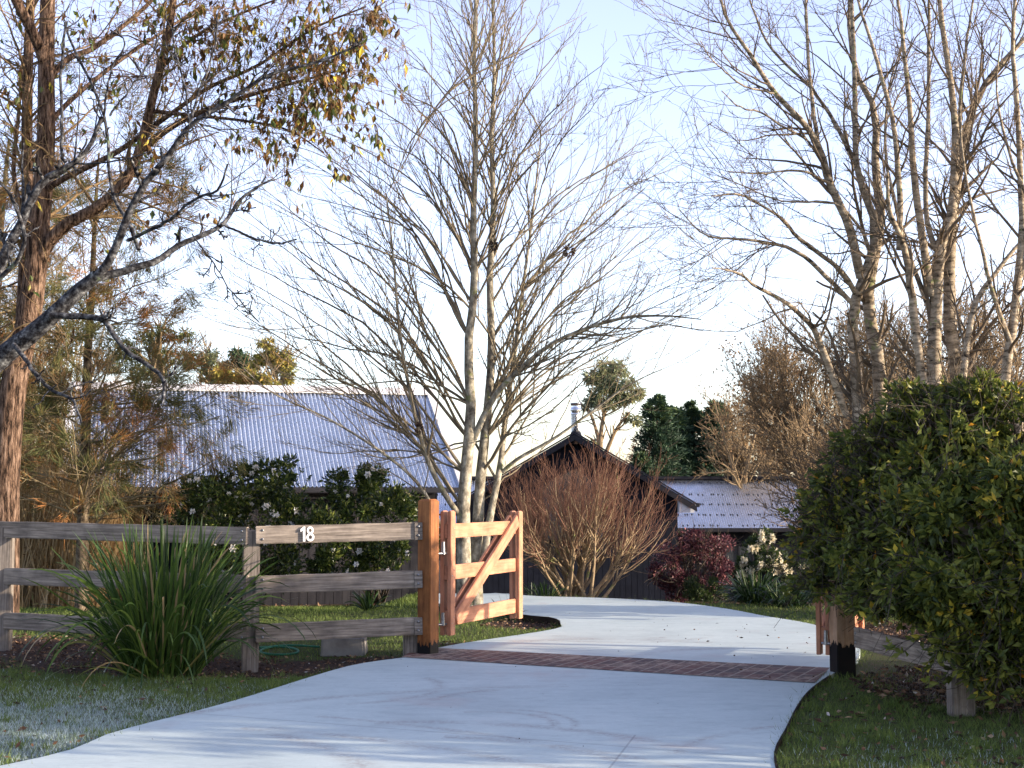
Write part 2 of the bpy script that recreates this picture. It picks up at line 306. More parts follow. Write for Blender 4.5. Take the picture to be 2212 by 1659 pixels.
# ------------------------------------------------------------------ mesh building
class Acc:
    def __init__(s): s.v = []; s.f = []; s.r = []; s.n = 0
    def add(s, V, Fc, r=None):
        V = np.asarray(V, float).reshape(-1, 3)
        s.v.append(V); s.f.append(np.asarray(Fc, int) + s.n)
        s.r.append(np.full(len(V), 0.5) if r is None else np.asarray(r, float)); s.n += len(V)
    def mesh(s, name, mat, smooth=False, extra=None):
        me = bpy.data.meshes.new(name)
        if not s.v:
            return me
        V = np.concatenate(s.v); me.vertices.add(len(V)); me.vertices.foreach_set('co', V.astype(np.float32).ravel())
        idx = np.concatenate([f.ravel() for f in s.f]); cnt = np.concatenate([np.full(len(f), f.shape[1]) for f in s.f])
        st = np.concatenate(([0], np.cumsum(cnt)[:-1]))
        me.loops.add(len(idx)); me.loops.foreach_set('vertex_index', idx.astype(np.int32))
        me.polygons.add(len(cnt)); me.polygons.foreach_set('loop_start', st.astype(np.int32))
        me.polygons.foreach_set('loop_total', cnt.astype(np.int32))
        me.polygons.foreach_set('use_smooth', np.full(len(cnt), bool(smooth)))
        a = me.attributes.new('r', 'FLOAT', 'POINT'); a.data.foreach_set('value', np.concatenate(s.r).astype(np.float32))
        for k, val in (extra or {}).items():
            a = me.attributes.new(k, 'FLOAT', 'POINT'); a.data.foreach_set('value', np.asarray(val, np.float32))
        me.update(calc_edges=True); me.materials.append(mat)
        return me
WM = {}
def link(name, me, parent=None, mw=None):
    o = bpy.data.objects.new(name, me); col.objects.link(o)
    mw = Matrix.Identity(4) if mw is None else mw
    WM[o] = mw
    if parent is not None:
        o.parent = parent; o.matrix_basis = WM[parent].inverted() @ mw
    else: o.matrix_basis = mw
    return o
def local(me, mw):      # bring a mesh built in world metres into the frame of mw
    me.transform(mw.inverted()); return me
def obj(name, acc, mat, parent=None, smooth=False, origin=None, extra=None):
    me = acc.mesh(name, mat, smooth, extra)
    if origin is None and parent is not None: origin = WM[parent].translation
    mw = Matrix.Translation(Vector(origin)) if origin is not None else Matrix.Identity(4)
    if origin is not None: me.transform(mw.inverted())
    return link(name, me, parent, mw)
def tag(o, label=None, cat=None, group=None, kind=None):
    if label: o['label'] = label
    if cat: o['category'] = cat
    if group: o['group'] = group
    if kind: o['kind'] = kind
    return o
def thing(name, label, cat, loc, group=None):
    o = bpy.data.objects.new(name, None); col.objects.link(o); o.empty_display_size = 0.2
    o.location = loc; WM[o] = Matrix.Translation(Vector(loc))
    return tag(o, label, cat, group)

BOXF = [(0, 3, 2, 1), (4, 5, 6, 7), (0, 1, 5, 4), (1, 2, 6, 5), (2, 3, 7, 6), (3, 0, 4, 7)]
def frame(p0, p1, nrm):
    x = Vector(p1) - Vector(p0); L = x.length; x.normalize()
    z = Vector(nrm); z = (z - x * z.dot(x)).normalized(); y = z.cross(x)
    m = Matrix((x, y, z)).transposed().to_4x4(); m.translation = Vector(p0)
    return m, L
def board(name, p0, p1, width, thick, nrm, mat, parent=None, bev=0.004, off=0.0, holes=None, taper_top=False, wob=0.0, rng=random.Random(3)):
    """A sawn board from p0 to p1 (centre line), its wide face turned to nrm; local X runs along it."""
    m, L = frame(p0, p1, nrm)
    import bmesh
    bm = bmesh.new()
    ns = max(1, int(L / 0.12)) if wob else 1
    rings = []
    for i in range(ns + 1):
        x = L * i / ns; w2 = width / 2 + (rng.uniform(-wob, wob) if wob else 0); w3 = width / 2 + (rng.uniform(-wob, wob) if wob else 0)
        rings.append([bm.verts.new((x, -w2, -thick / 2 + off)), bm.verts.new((x, w3, -thick / 2 + off)), bm.verts.new((x, w3, thick / 2 + off)), bm.verts.new((x, -w2, thick / 2 + off))])
    for a, c in zip(rings, rings[1:]):
        for i in range(4): bm.faces.new((a[i], a[(i + 1) % 4], c[(i + 1) % 4], c[i]))
    bm.faces.new(rings[0][::-1]); bm.faces.new(rings[-1])
    bmesh.ops.recalc_face_normals(bm, faces=bm.faces)
    if taper_top:
        top = [f for f in bm.faces if f.normal.x > 0.9]
        bmesh.ops.bevel(bm, geom=[e for f in top for e in f.edges], offset=taper_top, segments=1, affect='EDGES')
    if bev:
        ed = [e for e in bm.edges if len(e.link_faces) == 2 and e.link_faces[0].normal.dot(e.link_faces[1].normal) < 0.5]
        bmesh.ops.bevel(bm, geom=ed, offset=bev, segments=2, affect='EDGES')
    me = bpy.data.meshes.new(name); bm.to_mesh(me); bm.free(); me.materials.append(mat)
    return link(name, me, parent, m)
def boxacc(acc, c, s, rot=None):
    V = np.array([(-1, -1, -1), (1, -1, -1), (1, 1, -1), (-1, 1, -1), (-1, -1, 1), (1, -1, 1), (1, 1, 1), (-1, 1, 1)], float) * (np.array(s) / 2)
    if rot is not None: V = V @ np.array(rot).T
    acc.add(V + np.array(c), BOXF)
def bolt(p, nrm, parent, r=0.011, h=0.008, mat=None):
    acc = Acc(); nn = Vector(nrm).normalized(); q = nn.to_track_quat('Z', 'Y').to_matrix()
    vs = []; k = 8
    for (rr, zz) in ((r, 0), (r, h * 0.5), (r * 0.6, h), (0.0005, h * 1.1)):
        for i in range(k):
            a = 2 * math.pi * i / k; vs.append(q @ Vector((rr * math.cos(a), rr * math.sin(a), zz)) + Vector(p))
    fs = [(j * k + i, j * k + (i + 1) % k, (j + 1) * k + (i + 1) % k, (j + 1) * k + i) for j in range(3) for i in range(k)]
    acc.add([tuple(x) for x in vs], fs)
    return obj('bolt', acc, mat or M['steel'], parent, True)

def tubes(acc, Pt, Rd, k=5, r=None, cap=False):
    """Pt (B,n,3) centre lines, Rd (B,n) radii -> tubes"""
    Pt = np.asarray(Pt, float); Rd = np.asarray(Rd, float)
    if Pt.ndim == 2: Pt = Pt[None]; Rd = Rd[None]
    B, m, _ = Pt.shape
    if B == 0: return
    T = np.gradient(Pt, axis=1); T /= np.linalg.norm(T, axis=2, keepdims=True) + 1e-9
    mean = Pt[:, -1] - Pt[:, 0]; mean /= np.linalg.norm(mean, axis=1, keepdims=True) + 1e-9
    ref = np.where(np.abs(mean[:, 2:3]) < 0.8, np.array([[0, 0, 1.0]]), np.array([[1.0, 0, 0]]))
    ref = np.repeat(ref[:, None, :], m, 1)
    A = np.cross(T, ref); A /= np.linalg.norm(A, axis=2, keepdims=True) + 1e-9
    C = np.cross(T, A)
    an = np.arange(k) * 2 * np.pi / k
    V = Pt[:, :, None, :] + Rd[:, :, None, None] * (np.cos(an)[None, None, :, None] * A[:, :, None, :] + np.sin(an)[None, None, :, None] * C[:, :, None, :])
    base = (np.arange(B) * m * k)[:, None, None] + (np.arange(m - 1) * k)[None, :, None]
    i = np.arange(k)[None, None, :]; j = (np.arange(k)[None, None, :] + 1) % k
    Fc = np.stack([base + i, base + k + i, base + k + j, base + j], -1).reshape(-1, 4)
    rr = None if r is None else np.repeat(np.asarray(r, float), m * k)
    acc.add(V.reshape(-1, 3), Fc, rr)
def resample(pts, radii, m):
    pts = np.asarray(pts, float); radii = np.asarray(radii, float)
    d = np.concatenate(([0], np.cumsum(np.linalg.norm(np.diff(pts, axis=0), axis=1))))
    if len(pts) > 2:     # catmull-rom refine
        q = []; qr = []
        e = np.vstack([2 * pts[0] - pts[1], pts, 2 * pts[-1] - pts[-2]])
        for a in range(len(pts) - 1):
            for t in np.linspace(0, 1, 6, endpoint=False):
                p0, p1, p2, p3 = e[a], e[a + 1], e[a + 2], e[a + 3]
                q.append(0.5 * ((2 * p1) + (-p0 + p2) * t + (2 * p0 - 5 * p1 + 4 * p2 - p3) * t * t + (-p0 + 3 * p1 - 3 * p2 + p3) * t ** 3)); qr.append(radii[a] * (1 - t) + radii[a + 1] * t)
        q.append(pts[-1]); qr.append(radii[-1]); pts = np.array(q); radii = np.array(qr)
        d = np.concatenate(([0], np.cumsum(np.linalg.norm(np.diff(pts, axis=0), axis=1))))
    s = np.linspace(0, d[-1], m)
    return np.stack([np.interp(s, d, pts[:, k]) for k in range(3)], 1), np.interp(s, d, radii)
def limb(pix, Y0, Y1, r0, r1, m=16, rng=None, jit=0.0):
    """a limb read off the photograph, given real distances (start, end) and radii in metres"""
    k = len(pix); Ys = np.linspace(Y0, Y1, k)
    if rng is not None: Ys = Ys + rng.normal(0, jit, k) * np.linspace(0, 1, k)
    pts = np.array([P(x, y, Yv) for (x, y), Yv in zip(pix, Ys)])
    return resample(pts, np.linspace(r0, r1, k), m)
def spawn(Pt, Rd, N, rng, t=(0.15, 1.0), ang=(38, 10), length=(0.45, 0.15), absl=None, m=6, up=0.25, wig=0.12, rr=0.6, rmin=0.003, taper=0.5, tip=0.35, tpow=1.0):
    B, k, _ = Pt.shape
    L = np.linalg.norm(np.diff(Pt, axis=1), axis=2).sum(1)
    pi = rng.choice(B, N, p=L / L.sum())
    tt = t[0] + (t[1] - t[0]) * rng.random(N) ** tpow
    s = tt * (k - 1); i0 = np.minimum(s.astype(int), k - 2); fr = (s - i0)[:, None]
    st = Pt[pi, i0] * (1 - fr) + Pt[pi, i0 + 1] * fr
    tg = Pt[pi, i0 + 1] - Pt[pi, i0]; tg /= np.linalg.norm(tg, axis=1, keepdims=True) + 1e-9
    r0 = Rd[pi, i0] * (1 - fr[:, 0]) + Rd[pi, i0 + 1] * fr[:, 0]
    v = rng.normal(size=(N, 3)); v -= (v * tg).sum(1, keepdims=True) * tg; v /= np.linalg.norm(v, axis=1, keepdims=True) + 1e-9
    a = np.radians(rng.normal(ang[0], ang[1], N))[:, None]
    d = np.cos(a) * tg + np.sin(a) * v
    if absl is not None: ln = rng.normal(absl[0], absl[1], N).clip(absl[0] * 0.35)
    else: ln = L[pi] * rng.normal(length[0], length[1], N).clip(length[0] * 0.3) * (1 - taper * tt)
    step = (ln / (m - 1))[:, None]
    pts = [st]; cur = st
    for q in range(m - 1):
        d = d + np.array([0, 0, up / (m - 1)]) + rng.normal(0, wig, (N, 3)); d /= np.linalg.norm(d, axis=1, keepdims=True)
        cur = cur + d * step; pts.append(cur)
    Pn = np.stack(pts, 1)
    ra = np.maximum(r0 * rr, rmin)
    Rn = ra[:, None] * np.linspace(1, tip, m)[None, :]
    return Pn, np.maximum(Rn, rmin * 0.6)
def leaves(acc, pos, ax, L, W, rng, r, droop=0.0, fold=0.25):
    N = len(pos); ax = ax / (np.linalg.norm(ax, axis=1, keepdims=True) + 1e-9)
    v = rng.normal(size=(N, 3)); s = np.cross(ax, v); s /= np.linalg.norm(s, axis=1, keepdims=True) + 1e-9
    nn = np.cross(s, ax); L = np.broadcast_to(L, N)[:, None]; W = np.broadcast_to(W, N)[:, None]
    a = pos; b1 = pos + ax * L * 0.45 + s * W / 2 + nn * W * fold; c1 = pos + ax * L; d1 = pos + ax * L * 0.45 - s * W / 2 + nn * W * fold
    V = np.stack([a, b1, c1, d1], 1).reshape(-1, 3)
    i = np.arange(N)[:, None] * 4
    acc.add(V, np.concatenate([i + np.array([[0, 1, 2]]), i + np.array([[0, 2, 3]])]), np.repeat(r, 4))
def blobpts(rng, c, rad, N, shell=0.55):
    v = rng.normal(size=(N, 3)); v /= np.linalg.norm(v, axis=1, keepdims=True)
    q = (shell + (1 - shell) * rng.random(N) ** 0.6)[:, None]
    return np.asarray(c) + v * q * np.asarray(rad), v
def blades(acc, base, dirs, L, W, rng, r, m=6, bend=1.0, flop=0.0):
    """strap leaves arching from base"""
    N = len(base); d = dirs / np.linalg.norm(dirs, axis=1, keepdims=True)
    side = np.cross(d, np.array([[0, 0, 1.0]])) + rng.normal(0, 0.3, (N, 3)); side /= np.linalg.norm(side, axis=1, keepdims=True) + 1e-9
    cur = base.copy(); pts = [cur]; L = np.broadcast_to(L, N); W = np.broadcast_to(W, N); bend = np.broadcast_to(bend, N)
    for q in range(m - 1):
        t = (q + 1) / (m - 1)
        d = d + np.stack([d[:, 0] * 0, d[:, 1] * 0, -bend * (t ** 1.4) * 1.2 / (m - 1) * 2], 1); d /= np.linalg.norm(d, axis=1, keepdims=True)
        cur = cur + d * (L / (m - 1))[:, None]; pts.append(cur)
    Pt = np.stack(pts, 1); wv = np.array([0.8] + [1.0] * (m - 3) + [0.75, 0.08]) if m > 3 else np.linspace(1, 0.1, m)
    A = Pt - side[:, None, :] * (W[:, None] * wv[None] / 2)[..., None]; B = Pt + side[:, None, :] * (W[:, None] * wv[None] / 2)[..., None]
    V = np.stack([A, B], 2).reshape(-1, 3)
    base_i = (np.arange(N) * m * 2)[:, None] + (np.arange(m - 1) * 2)[None]
    Fc = np.stack([base_i, base_i + 1, base_i + 3, base_i + 2], -1).reshape(-1, 4)
    acc.add(V, Fc, np.repeat(r, m * 2))

# ================================================================== SETTING
# ground sheet
def axis(vals):
    o = []
    for a, b_, s in vals: o += list(np.arange(a, b_, s))
    return np.array(o + [vals[-1][1]])
gx = axis([(-400, -60, 40), (-60, -12, 4), (-12, 9, 0.12), (9, 60, 4), (60, 400, 40)])
gy = axis([(-40, 0, 8), (0, 5, 1), (5, 30, 0.12), (30, 60, 1.5), (60, 700, 60)])
GX, GY = np.meshgrid(gx, gy, indexing='ij')
rg = np.random.default_rng(5)
GZ = terrain(GX, GY) + 0.012 * np.sin(GX * 3.1 + GY * 1.7) * np.cos(GY * 2.3 - GX) * (np.abs(GX) < 12) * (GY < 30)
# island / drive outline
Ledge = [(-7.5, 1.5, 0), (-4.6, 4.5, 0)] + [tuple(G(*p, 0.03)) for p in ((0, 1655), (250, 1580), (500, 1515), (750, 1452), (880, 1428), (910, 1412), (1000, 1390), (1130, 1370), (1200, 1358), (1214, 1352), (1205, 1345), (1185, 1340), (1135, 1336))] + \
        [(-0.2, 16.6, 0), (-0.7, 17.3, 0), (-1.0, 18.2, 0), (-1.12, 19.6, 0), (-1.1, 22, 0), (-1.1, 27, 0)]
Redge = [(0.9, 1.5, 0), (1.15, 5.0, 0)] + [tuple(G(*p, 0.03)) for p in ((1675, 1659), (1700, 1570), (1740, 1500), (1792, 1460))] + [(2.75, 11.6, 0), (3.05, 12.6, 0), (3.25, 13.7, 0)] + \
        [tuple(G(*p, 0.03)) for p in ((1795, 1360), (1740, 1345), (1650, 1330), (1570, 1315), (1450, 1300), (1290, 1291), (1150, 1287))] + [(-0.25, 20.0, 0), (-0.45, 21.5, 0), (-0.3, 24, 0), (0.0, 28, 0)]
Ledge = np.array(Ledge)[:, :2]; Redge = np.array(Redge)[:, :2]
def poly_rs(p, m):
    q, _ = resample(np.c_[p, np.zeros(len(p))], np.zeros(len(p)), m); return q[:, :2]
LE, RE = poly_rs(Ledge, 120), poly_rs(Redge, 120)
DP = np.vstack([LE, RE[::-1]])
def inside(px, py, poly):
    px = np.asarray(px); py = np.asarray(py); c = np.zeros(px.shape, bool); j = len(poly) - 1
    for i in range(len(poly)):
        xi, yi = poly[i]; xj, yj = poly[j]
        c ^= ((yi > py) != (yj > py)) & (px < (xj - xi) * (py - yi) / (yj - yi + 1e-12) + xi); j = i
    return c
def bedmask(x, y):
    d = np.zeros(np.shape(x))
    # mulch along the left fence and under the strappy plant
    def blob(cx, cy, rx, ry): return np.exp(-(((x - cx) / rx) ** 2 + ((y - cy) / ry) ** 2) ** 1.5)
    d = np.maximum(d, blob(-3.0, 12.0, 1.5, 0.75)); d = np.maximum(d, blob(-4.8, 12.9, 1.8, 1.1))
    d = np.maximum(d, blob(-1.4, 12.2, 1.0, 0.42)); d = np.maximum(d, blob(-0.3, 13.2, 0.9, 0.3) * 0.55)
    d = np.maximum(d, blob(0.2, 15.25, 0.6, 0.55)); d = np.maximum(d, ss(21.5, 22.6, y) * (x < -1.9))
    d = np.maximum(d, blob(4.0, 10.25, 1.45, 1.35)); d = np.maximum(d, blob(3.9, 14.2, 1.0, 1.2)); d = np.maximum(d, (x > 1.0) * ss(18.6, 19.4, y + 0.35 * x))
    d = np.maximum(d, ss(30, 34, y)); d = np.maximum(d, ss(4.6, 5.6, x))
    d = np.maximum(d, blob(-0.6, 17.2, 0.5, 0.35))
    return d
def frostmask(x, y):
    return np.clip(np.exp(-(((x + 3.4) / 1.7) ** 2 + ((y - 8.4) / 1.5) ** 2)) * 1.5 + 0.25 * np.exp(-(((x - 2.2) / 0.6) ** 2 + ((y - 7.6) / 0.7) ** 2)), 0, 1)
acc = Acc(); nx, ny = len(gx), len(gy)
ii = np.arange(nx - 1)[:, None] * ny + np.arange(ny - 1)[None]
acc.add(np.stack([GX, GY, GZ - 0.0], -1).reshape(-1, 3), np.stack([ii, ii + ny, ii + ny + 1, ii + 1], -1).reshape(-1, 4))
tag(obj('ground', acc, M['ground'], smooth=True, extra={'bed': bedmask(GX, GY).ravel(), 'frost': frostmask(GX, GY).ravel()}), kind='structure')
# driveway: lofted slab with a visible edge
acc = Acc(); K = 14; u = np.linspace(0, 1, K)[None, :, None]
V = LE[:, None] * (1 - u) + RE[:, None] * u
Z = np.maximum(terrain(V[..., 0], V[..., 1]), np.where(V[..., 1] < 19.7, 0.0, -9)) + 0.03
V3 = np.concatenate([V, Z[..., None]], -1)
low = V3.copy(); low[..., 2] -= 0.14
V3 = np.concatenate([low[:, :1], V3, low[:, -1:]], 1); K += 2
ii = np.arange(119)[:, None] * K + np.arange(K - 1)[None]
acc.add(V3.reshape(-1, 3), np.stack([ii, ii + 1, ii + K + 1, ii + K], -1).reshape(-1, 4))
tag(obj('driveway', acc, M['concrete']), kind='structure')
# brick band across the drive
A0, A1 = G(905, 1401, .034), G(1793, 1442, .034); B0, B1 = G(868, 1429, .034), G(1760, 1475.5, .034)
A0, A1, B0, B1 = [np.array([p[0], p[1], 0.034]) for p in (A0, A1, B0, B1)]
ux = Vector(A1 - A0).normalized(); mw = Matrix.Translation(Vector(B0)) @ Matrix.Rotation(math.atan2(ux.y, ux.x), 4, 'Z')
acc = Acc(); acc.add([B0, B1, A1, A0], [(0, 1, 2, 3)]); me = acc.mesh('brick_band', M['brick'])
mw2 = mw @ Matrix.Rotation(R_(90), 4, 'Z'); me.transform(mw2.inverted())
tag(link('brick_band', me, None, mw2), kind='structure')
# steel edging round the island tip and the right verge
def edging(pts, h, name, label):
    pts = np.array(pts); acc = Acc(); m_ = len(pts)
    d = np.gradient(pts, axis=0); nrm = np.c_[-d[:, 1], d[:, 0]]; nrm /= np.linalg.norm(nrm, axis=1, keepdims=True)
    a = np.c_[pts, np.full(m_, -0.1)]; b_ = np.c_[pts, np.full(m_, h)]; c_ = np.c_[pts + nrm * 0.012, np.full(m_, h)]; d_ = np.c_[pts + nrm * 0.012, np.full(m_, -0.1)]
    V = np.stack([a, b_, c_, d_], 1).reshape(-1, 3); i = np.arange(m_ - 1)[:, None] * 4
    F_ = [i + np.array([[k, k + 1, k + 5, k + 4]]) for k in range(3)]
    acc.add(V, np.concatenate(F_)); tag(obj(name, acc, M['edging']), label, 'edging')
tipi = [k for k in range(120) if 14.6 < LE[k][1] < 16.8 and LE[k][0] > -0.5]
edging(LE[tipi] + np.array([-0.012, 0]) * 1.0, 0.07, 'garden_edging', 'dark rusted edging strip curving round the tip of the small lawn')
vr = [k for k in range(120) if 5 < RE[k][1] < 11.0]
edging(RE[vr] + np.array([0.010, 0]), 0.034, 'garden_edging', 'thin dark edging along the drive beside the right verge')

# ================================================================== BUILDINGS
def corr_roof(name, E0, E1, depthv, rise, pitch, amp, mat, parent, rows=10, ovl=0.0):
    """corrugated sheet: E0->E1 along the eave, depthv horizontal towards the ridge"""
    E0 = np.array(E0, float); E1 = np.array(E1, float); L = np.linalg.norm(E1 - E0); e = (E1 - E0) / L
    D = np.array([depthv[0], depthv[1], rise]); up = np.cross(e, D / np.linalg.norm(D)); up *= np.sign(up[2])
    nn = int(L / pitch * 6); u = np.linspace(0, L, nn + 1); h = amp * np.cos(u / pitch * 2 * np.pi)
    acc = Acc(); vv = np.linspace(0, 1, rows + 1)
    V = E0 + u[:, None, None] * e + vv[None, :, None] * D + h[:, None, None] * up
    m_ = rows + 1; ii = np.arange(nn)[:, None] * m_ + np.arange(rows)[None]
    Fq = np.stack([ii, ii + m_, ii + m_ + 1, ii + 1], -1).reshape(-1, 4); nv = (nn + 1) * m_
    acc.add(V.reshape(-1, 3), Fq); 
    return obj(name, acc, mat, parent, True), e, D, up
def boards_wall(name, p0, p1, z0, z1, bw, gap, mat, parent, nrm, topfn=None):
    """vertical board cladding with real grooves"""
    acc = Acc(); p0 = np.array(p0, float); p1 = np.array(p1, float); L = np.linalg.norm(p1 - p0); e = (p1 - p0) / L; nn = np.array(nrm, float); nn /= np.linalg.norm(nn)
    k = int(L / bw); th = 0.02
    def quadbox(a, b_, t0, t1, th0, off):
        q = []
        for (s, zt) in ((a, t0), (b_, t1)):
            for o_ in (off, off - th0):
                for zz in (z0, zt): q.append(np.r_[p0[:2] + e[:2] * s + nn[:2] * o_, zz])
        acc.add(q, [(0, 1, 5, 4), (2, 6, 7, 3), (1, 3, 7, 5), (0, 4, 6, 2), (0, 2, 3, 1), (4, 5, 7, 6)])
    for i in range(k):
        a = i * L / k + gap / 2; b_ = (i + 1) * L / k - gap / 2
        quadbox(a, b_, topfn(a) if topfn else z1, topfn(b_) if topfn else z1, th, th)
    for i in range(k):   # recessed backing so the grooves are dark
        a = i * L / k; b_ = (i + 1) * L / k
        quadbox(a, b_, topfn(a) if topfn else z1, topfn(b_) if topfn else z1, 0.05, -0.002)
    return obj(name, acc, mat, parent)

# --- left shed
ca, sa = math.cos(R_(15)), math.sin(R_(15))
EA = P(147, 1047, 24.0); ez = 1.50; EA[2] = ez
Lroof = 6.75; eN = np.array([ca, sa, 0]); dN = np.array([-sa, ca, 0])
EB = EA + eN * Lroof; RUN = 3.1; RISE = 1.96
shed = thing('shed', 'long dark shed on the left under a blue grey corrugated steel roof', 'shed', (EA[0], EA[1], -0.6))
roof, e_, D_, up_ = corr_roof('roof', EA, EB, dN * RUN, RISE, 0.076, 0.020, M['roof_left'], shed)
back, _, _, _ = corr_roof('rear_roof', EA + dN * RUN * 2, EB + dN * RUN * 2, -dN * RUN, RISE, 0.3, 0.005, M['roof_left'], shed)
a = Acc(); rs_ = np.random.default_rng(6)
for f_ in (0.04, 0.22, 0.42, 0.62, 0.82, 0.96):
    for k in range(int(Lroof / 0.152)):
        boxacc(a, EA + eN * (0.152 * k + 0.076) + D_ * (f_ + rs_.normal(0, .002)) + up_ * 0.021, (0.014, 0.018, 0.012))
tag(obj('roof_screws', a, M['fascia'], shed), kind='stuff')
RA = EA + D_; RB = EB + D_
def capacc(Ra, Rb, wv, hd, th=0.02):
    a = Acc(); up2 = np.array([0, 0, 1.0])
    f = -dN * wv - up2 * hd; g = dN * wv - up2 * hd
    q = []
    for p in (Ra, Rb):
        q += [p + f + up2 * 0.02, p + up2 * 0.05, p + g + up2 * 0.02, p + g, p + up2 * 0.015, p + f]
    a.add(q, [(0, 1, 7, 6), (1, 2, 8, 7), (2, 3, 9, 8), (3, 4, 10, 9), (4, 5, 11, 10), (5, 0, 6, 11), (0, 5, 4, 1), (1, 4, 3, 2), (6, 7, 10, 11), (7, 8, 9, 10)]); return a
obj('ridge_capping', capacc(RA - eN * 0.05, RB + eN * 0.05, 0.20, 0.10), M['ridgecap'], shed)
for s, nm in ((0, 'barge_board'), (1, 'barge_board')):
    p = EA - eN * 0.07 if s == 0 else EB + eN * 0.07
    a = Acc(); up2 = np.array([0, 0, 1.0]); q = []
    for b_ in (p - dN * 0.04, p + D_):
        for ds in (-0.07, 0.07):
            for dz in (-0.13, 0.045): q.append(b_ + eN * ds + up2 * dz)
    a.add(q, [(0, 1, 5, 4), (2, 6, 7, 3), (1, 3, 7, 5), (0, 4, 6, 2), (0, 2, 3, 1), (4, 5, 7, 6)]); obj(nm, a, M['ridgecap'] if s else M['whitepaint'], shed)
board('gutter', EA - dN * 0.07 - np.array([0, 0, .055]) + 0 * eN, EB - dN * 0.07 - np.array([0, 0, .055]), 0.10, 0.11, -dN, M['fascia'], shed, 0.015)
wo = 0.45
WA, WB = EA + eN * 0.5 + dN * wo, EB - eN * 0.35 + dN * wo
boards_wall('wall', WA + eN * 1.75, WB, -0.75, ez - 0.05 + 0.15, 0.15, 0.008, M['brownclad'], shed, -dN)
a = Acc(); q0 = WA + dN * 1.2; 
boxw = [(WA + dN * 1.6, WB + dN * 1.6)]
boards_wall('recessed_wall', WA + dN * 1.4, WA + eN * 1.8 + dN * 1.4, -0.75, 2.2, 0.2, 0.004, M['navy'], shed, -dN)
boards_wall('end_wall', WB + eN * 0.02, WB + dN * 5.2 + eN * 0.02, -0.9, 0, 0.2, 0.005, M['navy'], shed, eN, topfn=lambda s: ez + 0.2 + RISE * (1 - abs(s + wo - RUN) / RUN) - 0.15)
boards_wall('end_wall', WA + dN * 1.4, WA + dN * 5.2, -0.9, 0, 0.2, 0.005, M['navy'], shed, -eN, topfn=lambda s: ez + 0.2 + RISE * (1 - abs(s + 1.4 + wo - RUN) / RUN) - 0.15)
pw = P(219, 1200, 24.6); pw2 = np.array([pw[0], pw[1] - 0.15, ez - 0.05])
board('corner_post', np.array([pw2[0], pw2[1], -0.7]), pw2, 0.10, 0.10, -dN, M['whitepaint'], shed, 0.006)

# --- gabled house
YG = 42.0; zb = -2.25
pk = P(1241, 937, YG); er = P(1504, 1091, YG); el = np.array([2 * pk[0] - er[0], YG, er[2]])
slope = (pk[2] - er[2]) / (er[0] - pk[0])
house = thing('gabled_house', 'dark navy gabled house with a steel flue, behind the red twigged shrub', 'house', (pk[0], YG, zb))
wl, wr = P(1014, 1200, YG)[0], P(1467, 1200, YG)[0]
ro = -0.0; depth = 9.0
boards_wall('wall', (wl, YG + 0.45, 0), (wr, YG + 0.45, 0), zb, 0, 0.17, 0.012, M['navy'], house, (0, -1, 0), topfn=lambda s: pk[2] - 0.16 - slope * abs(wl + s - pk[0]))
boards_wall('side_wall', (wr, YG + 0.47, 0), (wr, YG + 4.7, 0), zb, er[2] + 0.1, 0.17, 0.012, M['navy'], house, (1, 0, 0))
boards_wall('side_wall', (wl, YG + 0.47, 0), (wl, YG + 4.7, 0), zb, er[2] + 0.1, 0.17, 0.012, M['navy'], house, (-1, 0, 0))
roofh = None
for s in (1, -1):
    E = np.array([pk[0] + s * (er[0] - pk[0]), YG, er[2]]); 
    o_, _, _, _ = corr_roof('roof', E + np.array([0, 0.02, 0.0]), E + np.array([0, 5.2, 0.0]), (-s * (er[0] - pk[0]), 0), pk[2] - er[2], 0.076, 0.008, M['roof_right'], house)
    for dz, th, dy in ((-0.10, 0.17, 0.0), (0.045, 0.05, -0.012)):
        a = Acc(); q = []
        for b_ in (np.array([pk[0], YG, pk[2]]), E + np.array([s * 0.02, 0, -slope * 0.02])):
            for yy in (-0.03 + dy, 0.02 + (0.06 if dz > 0 else 0)):
                for zz in (dz - th / 2, dz + th / 2): q.append(b_ + np.array([0, yy, zz]))
        a.add(q, [(0, 1, 5, 4), (2, 6, 7, 3), (1, 3, 7, 5), (0, 4, 6, 2), (0, 2, 3, 1), (4, 5, 7, 6)]); obj('barge_board', a, M['fascia'], house)
    board('gutter', E + np.array([s * 0.05, 0.0, 0.0]), E + np.array([s * 0.05, 5.2, 0.0]), 0.12, 0.11, (s, 0, 0), M['fascia'], house, 0.01)
    a = Acc()   # eave lining: closed box under the overhang
    xw = wr if s > 0 else wl; zz = er[2] - 0.22; zi = pk[2] - slope * abs(xw - pk[0]) - 0.22
    q = [(xw + s * .02, YG + 0.06, zz), (E[0] - s * .05, YG + 0.06, zz), (E[0] - s * .05, YG + 0.06, er[2] - 0.04), (xw + s * .02, YG + 0.06, zi + 0.05)]
    q += [(x, YG + 5.0, z) for x, _, z in q]
    a.add(q, [(0, 1, 2, 3), (4, 7, 6, 5), (0, 4, 5, 1), (1, 5, 6, 2), (2, 6, 7, 3), (3, 7, 4, 0)]); obj('eave_lining', a, M['soffit'], house)
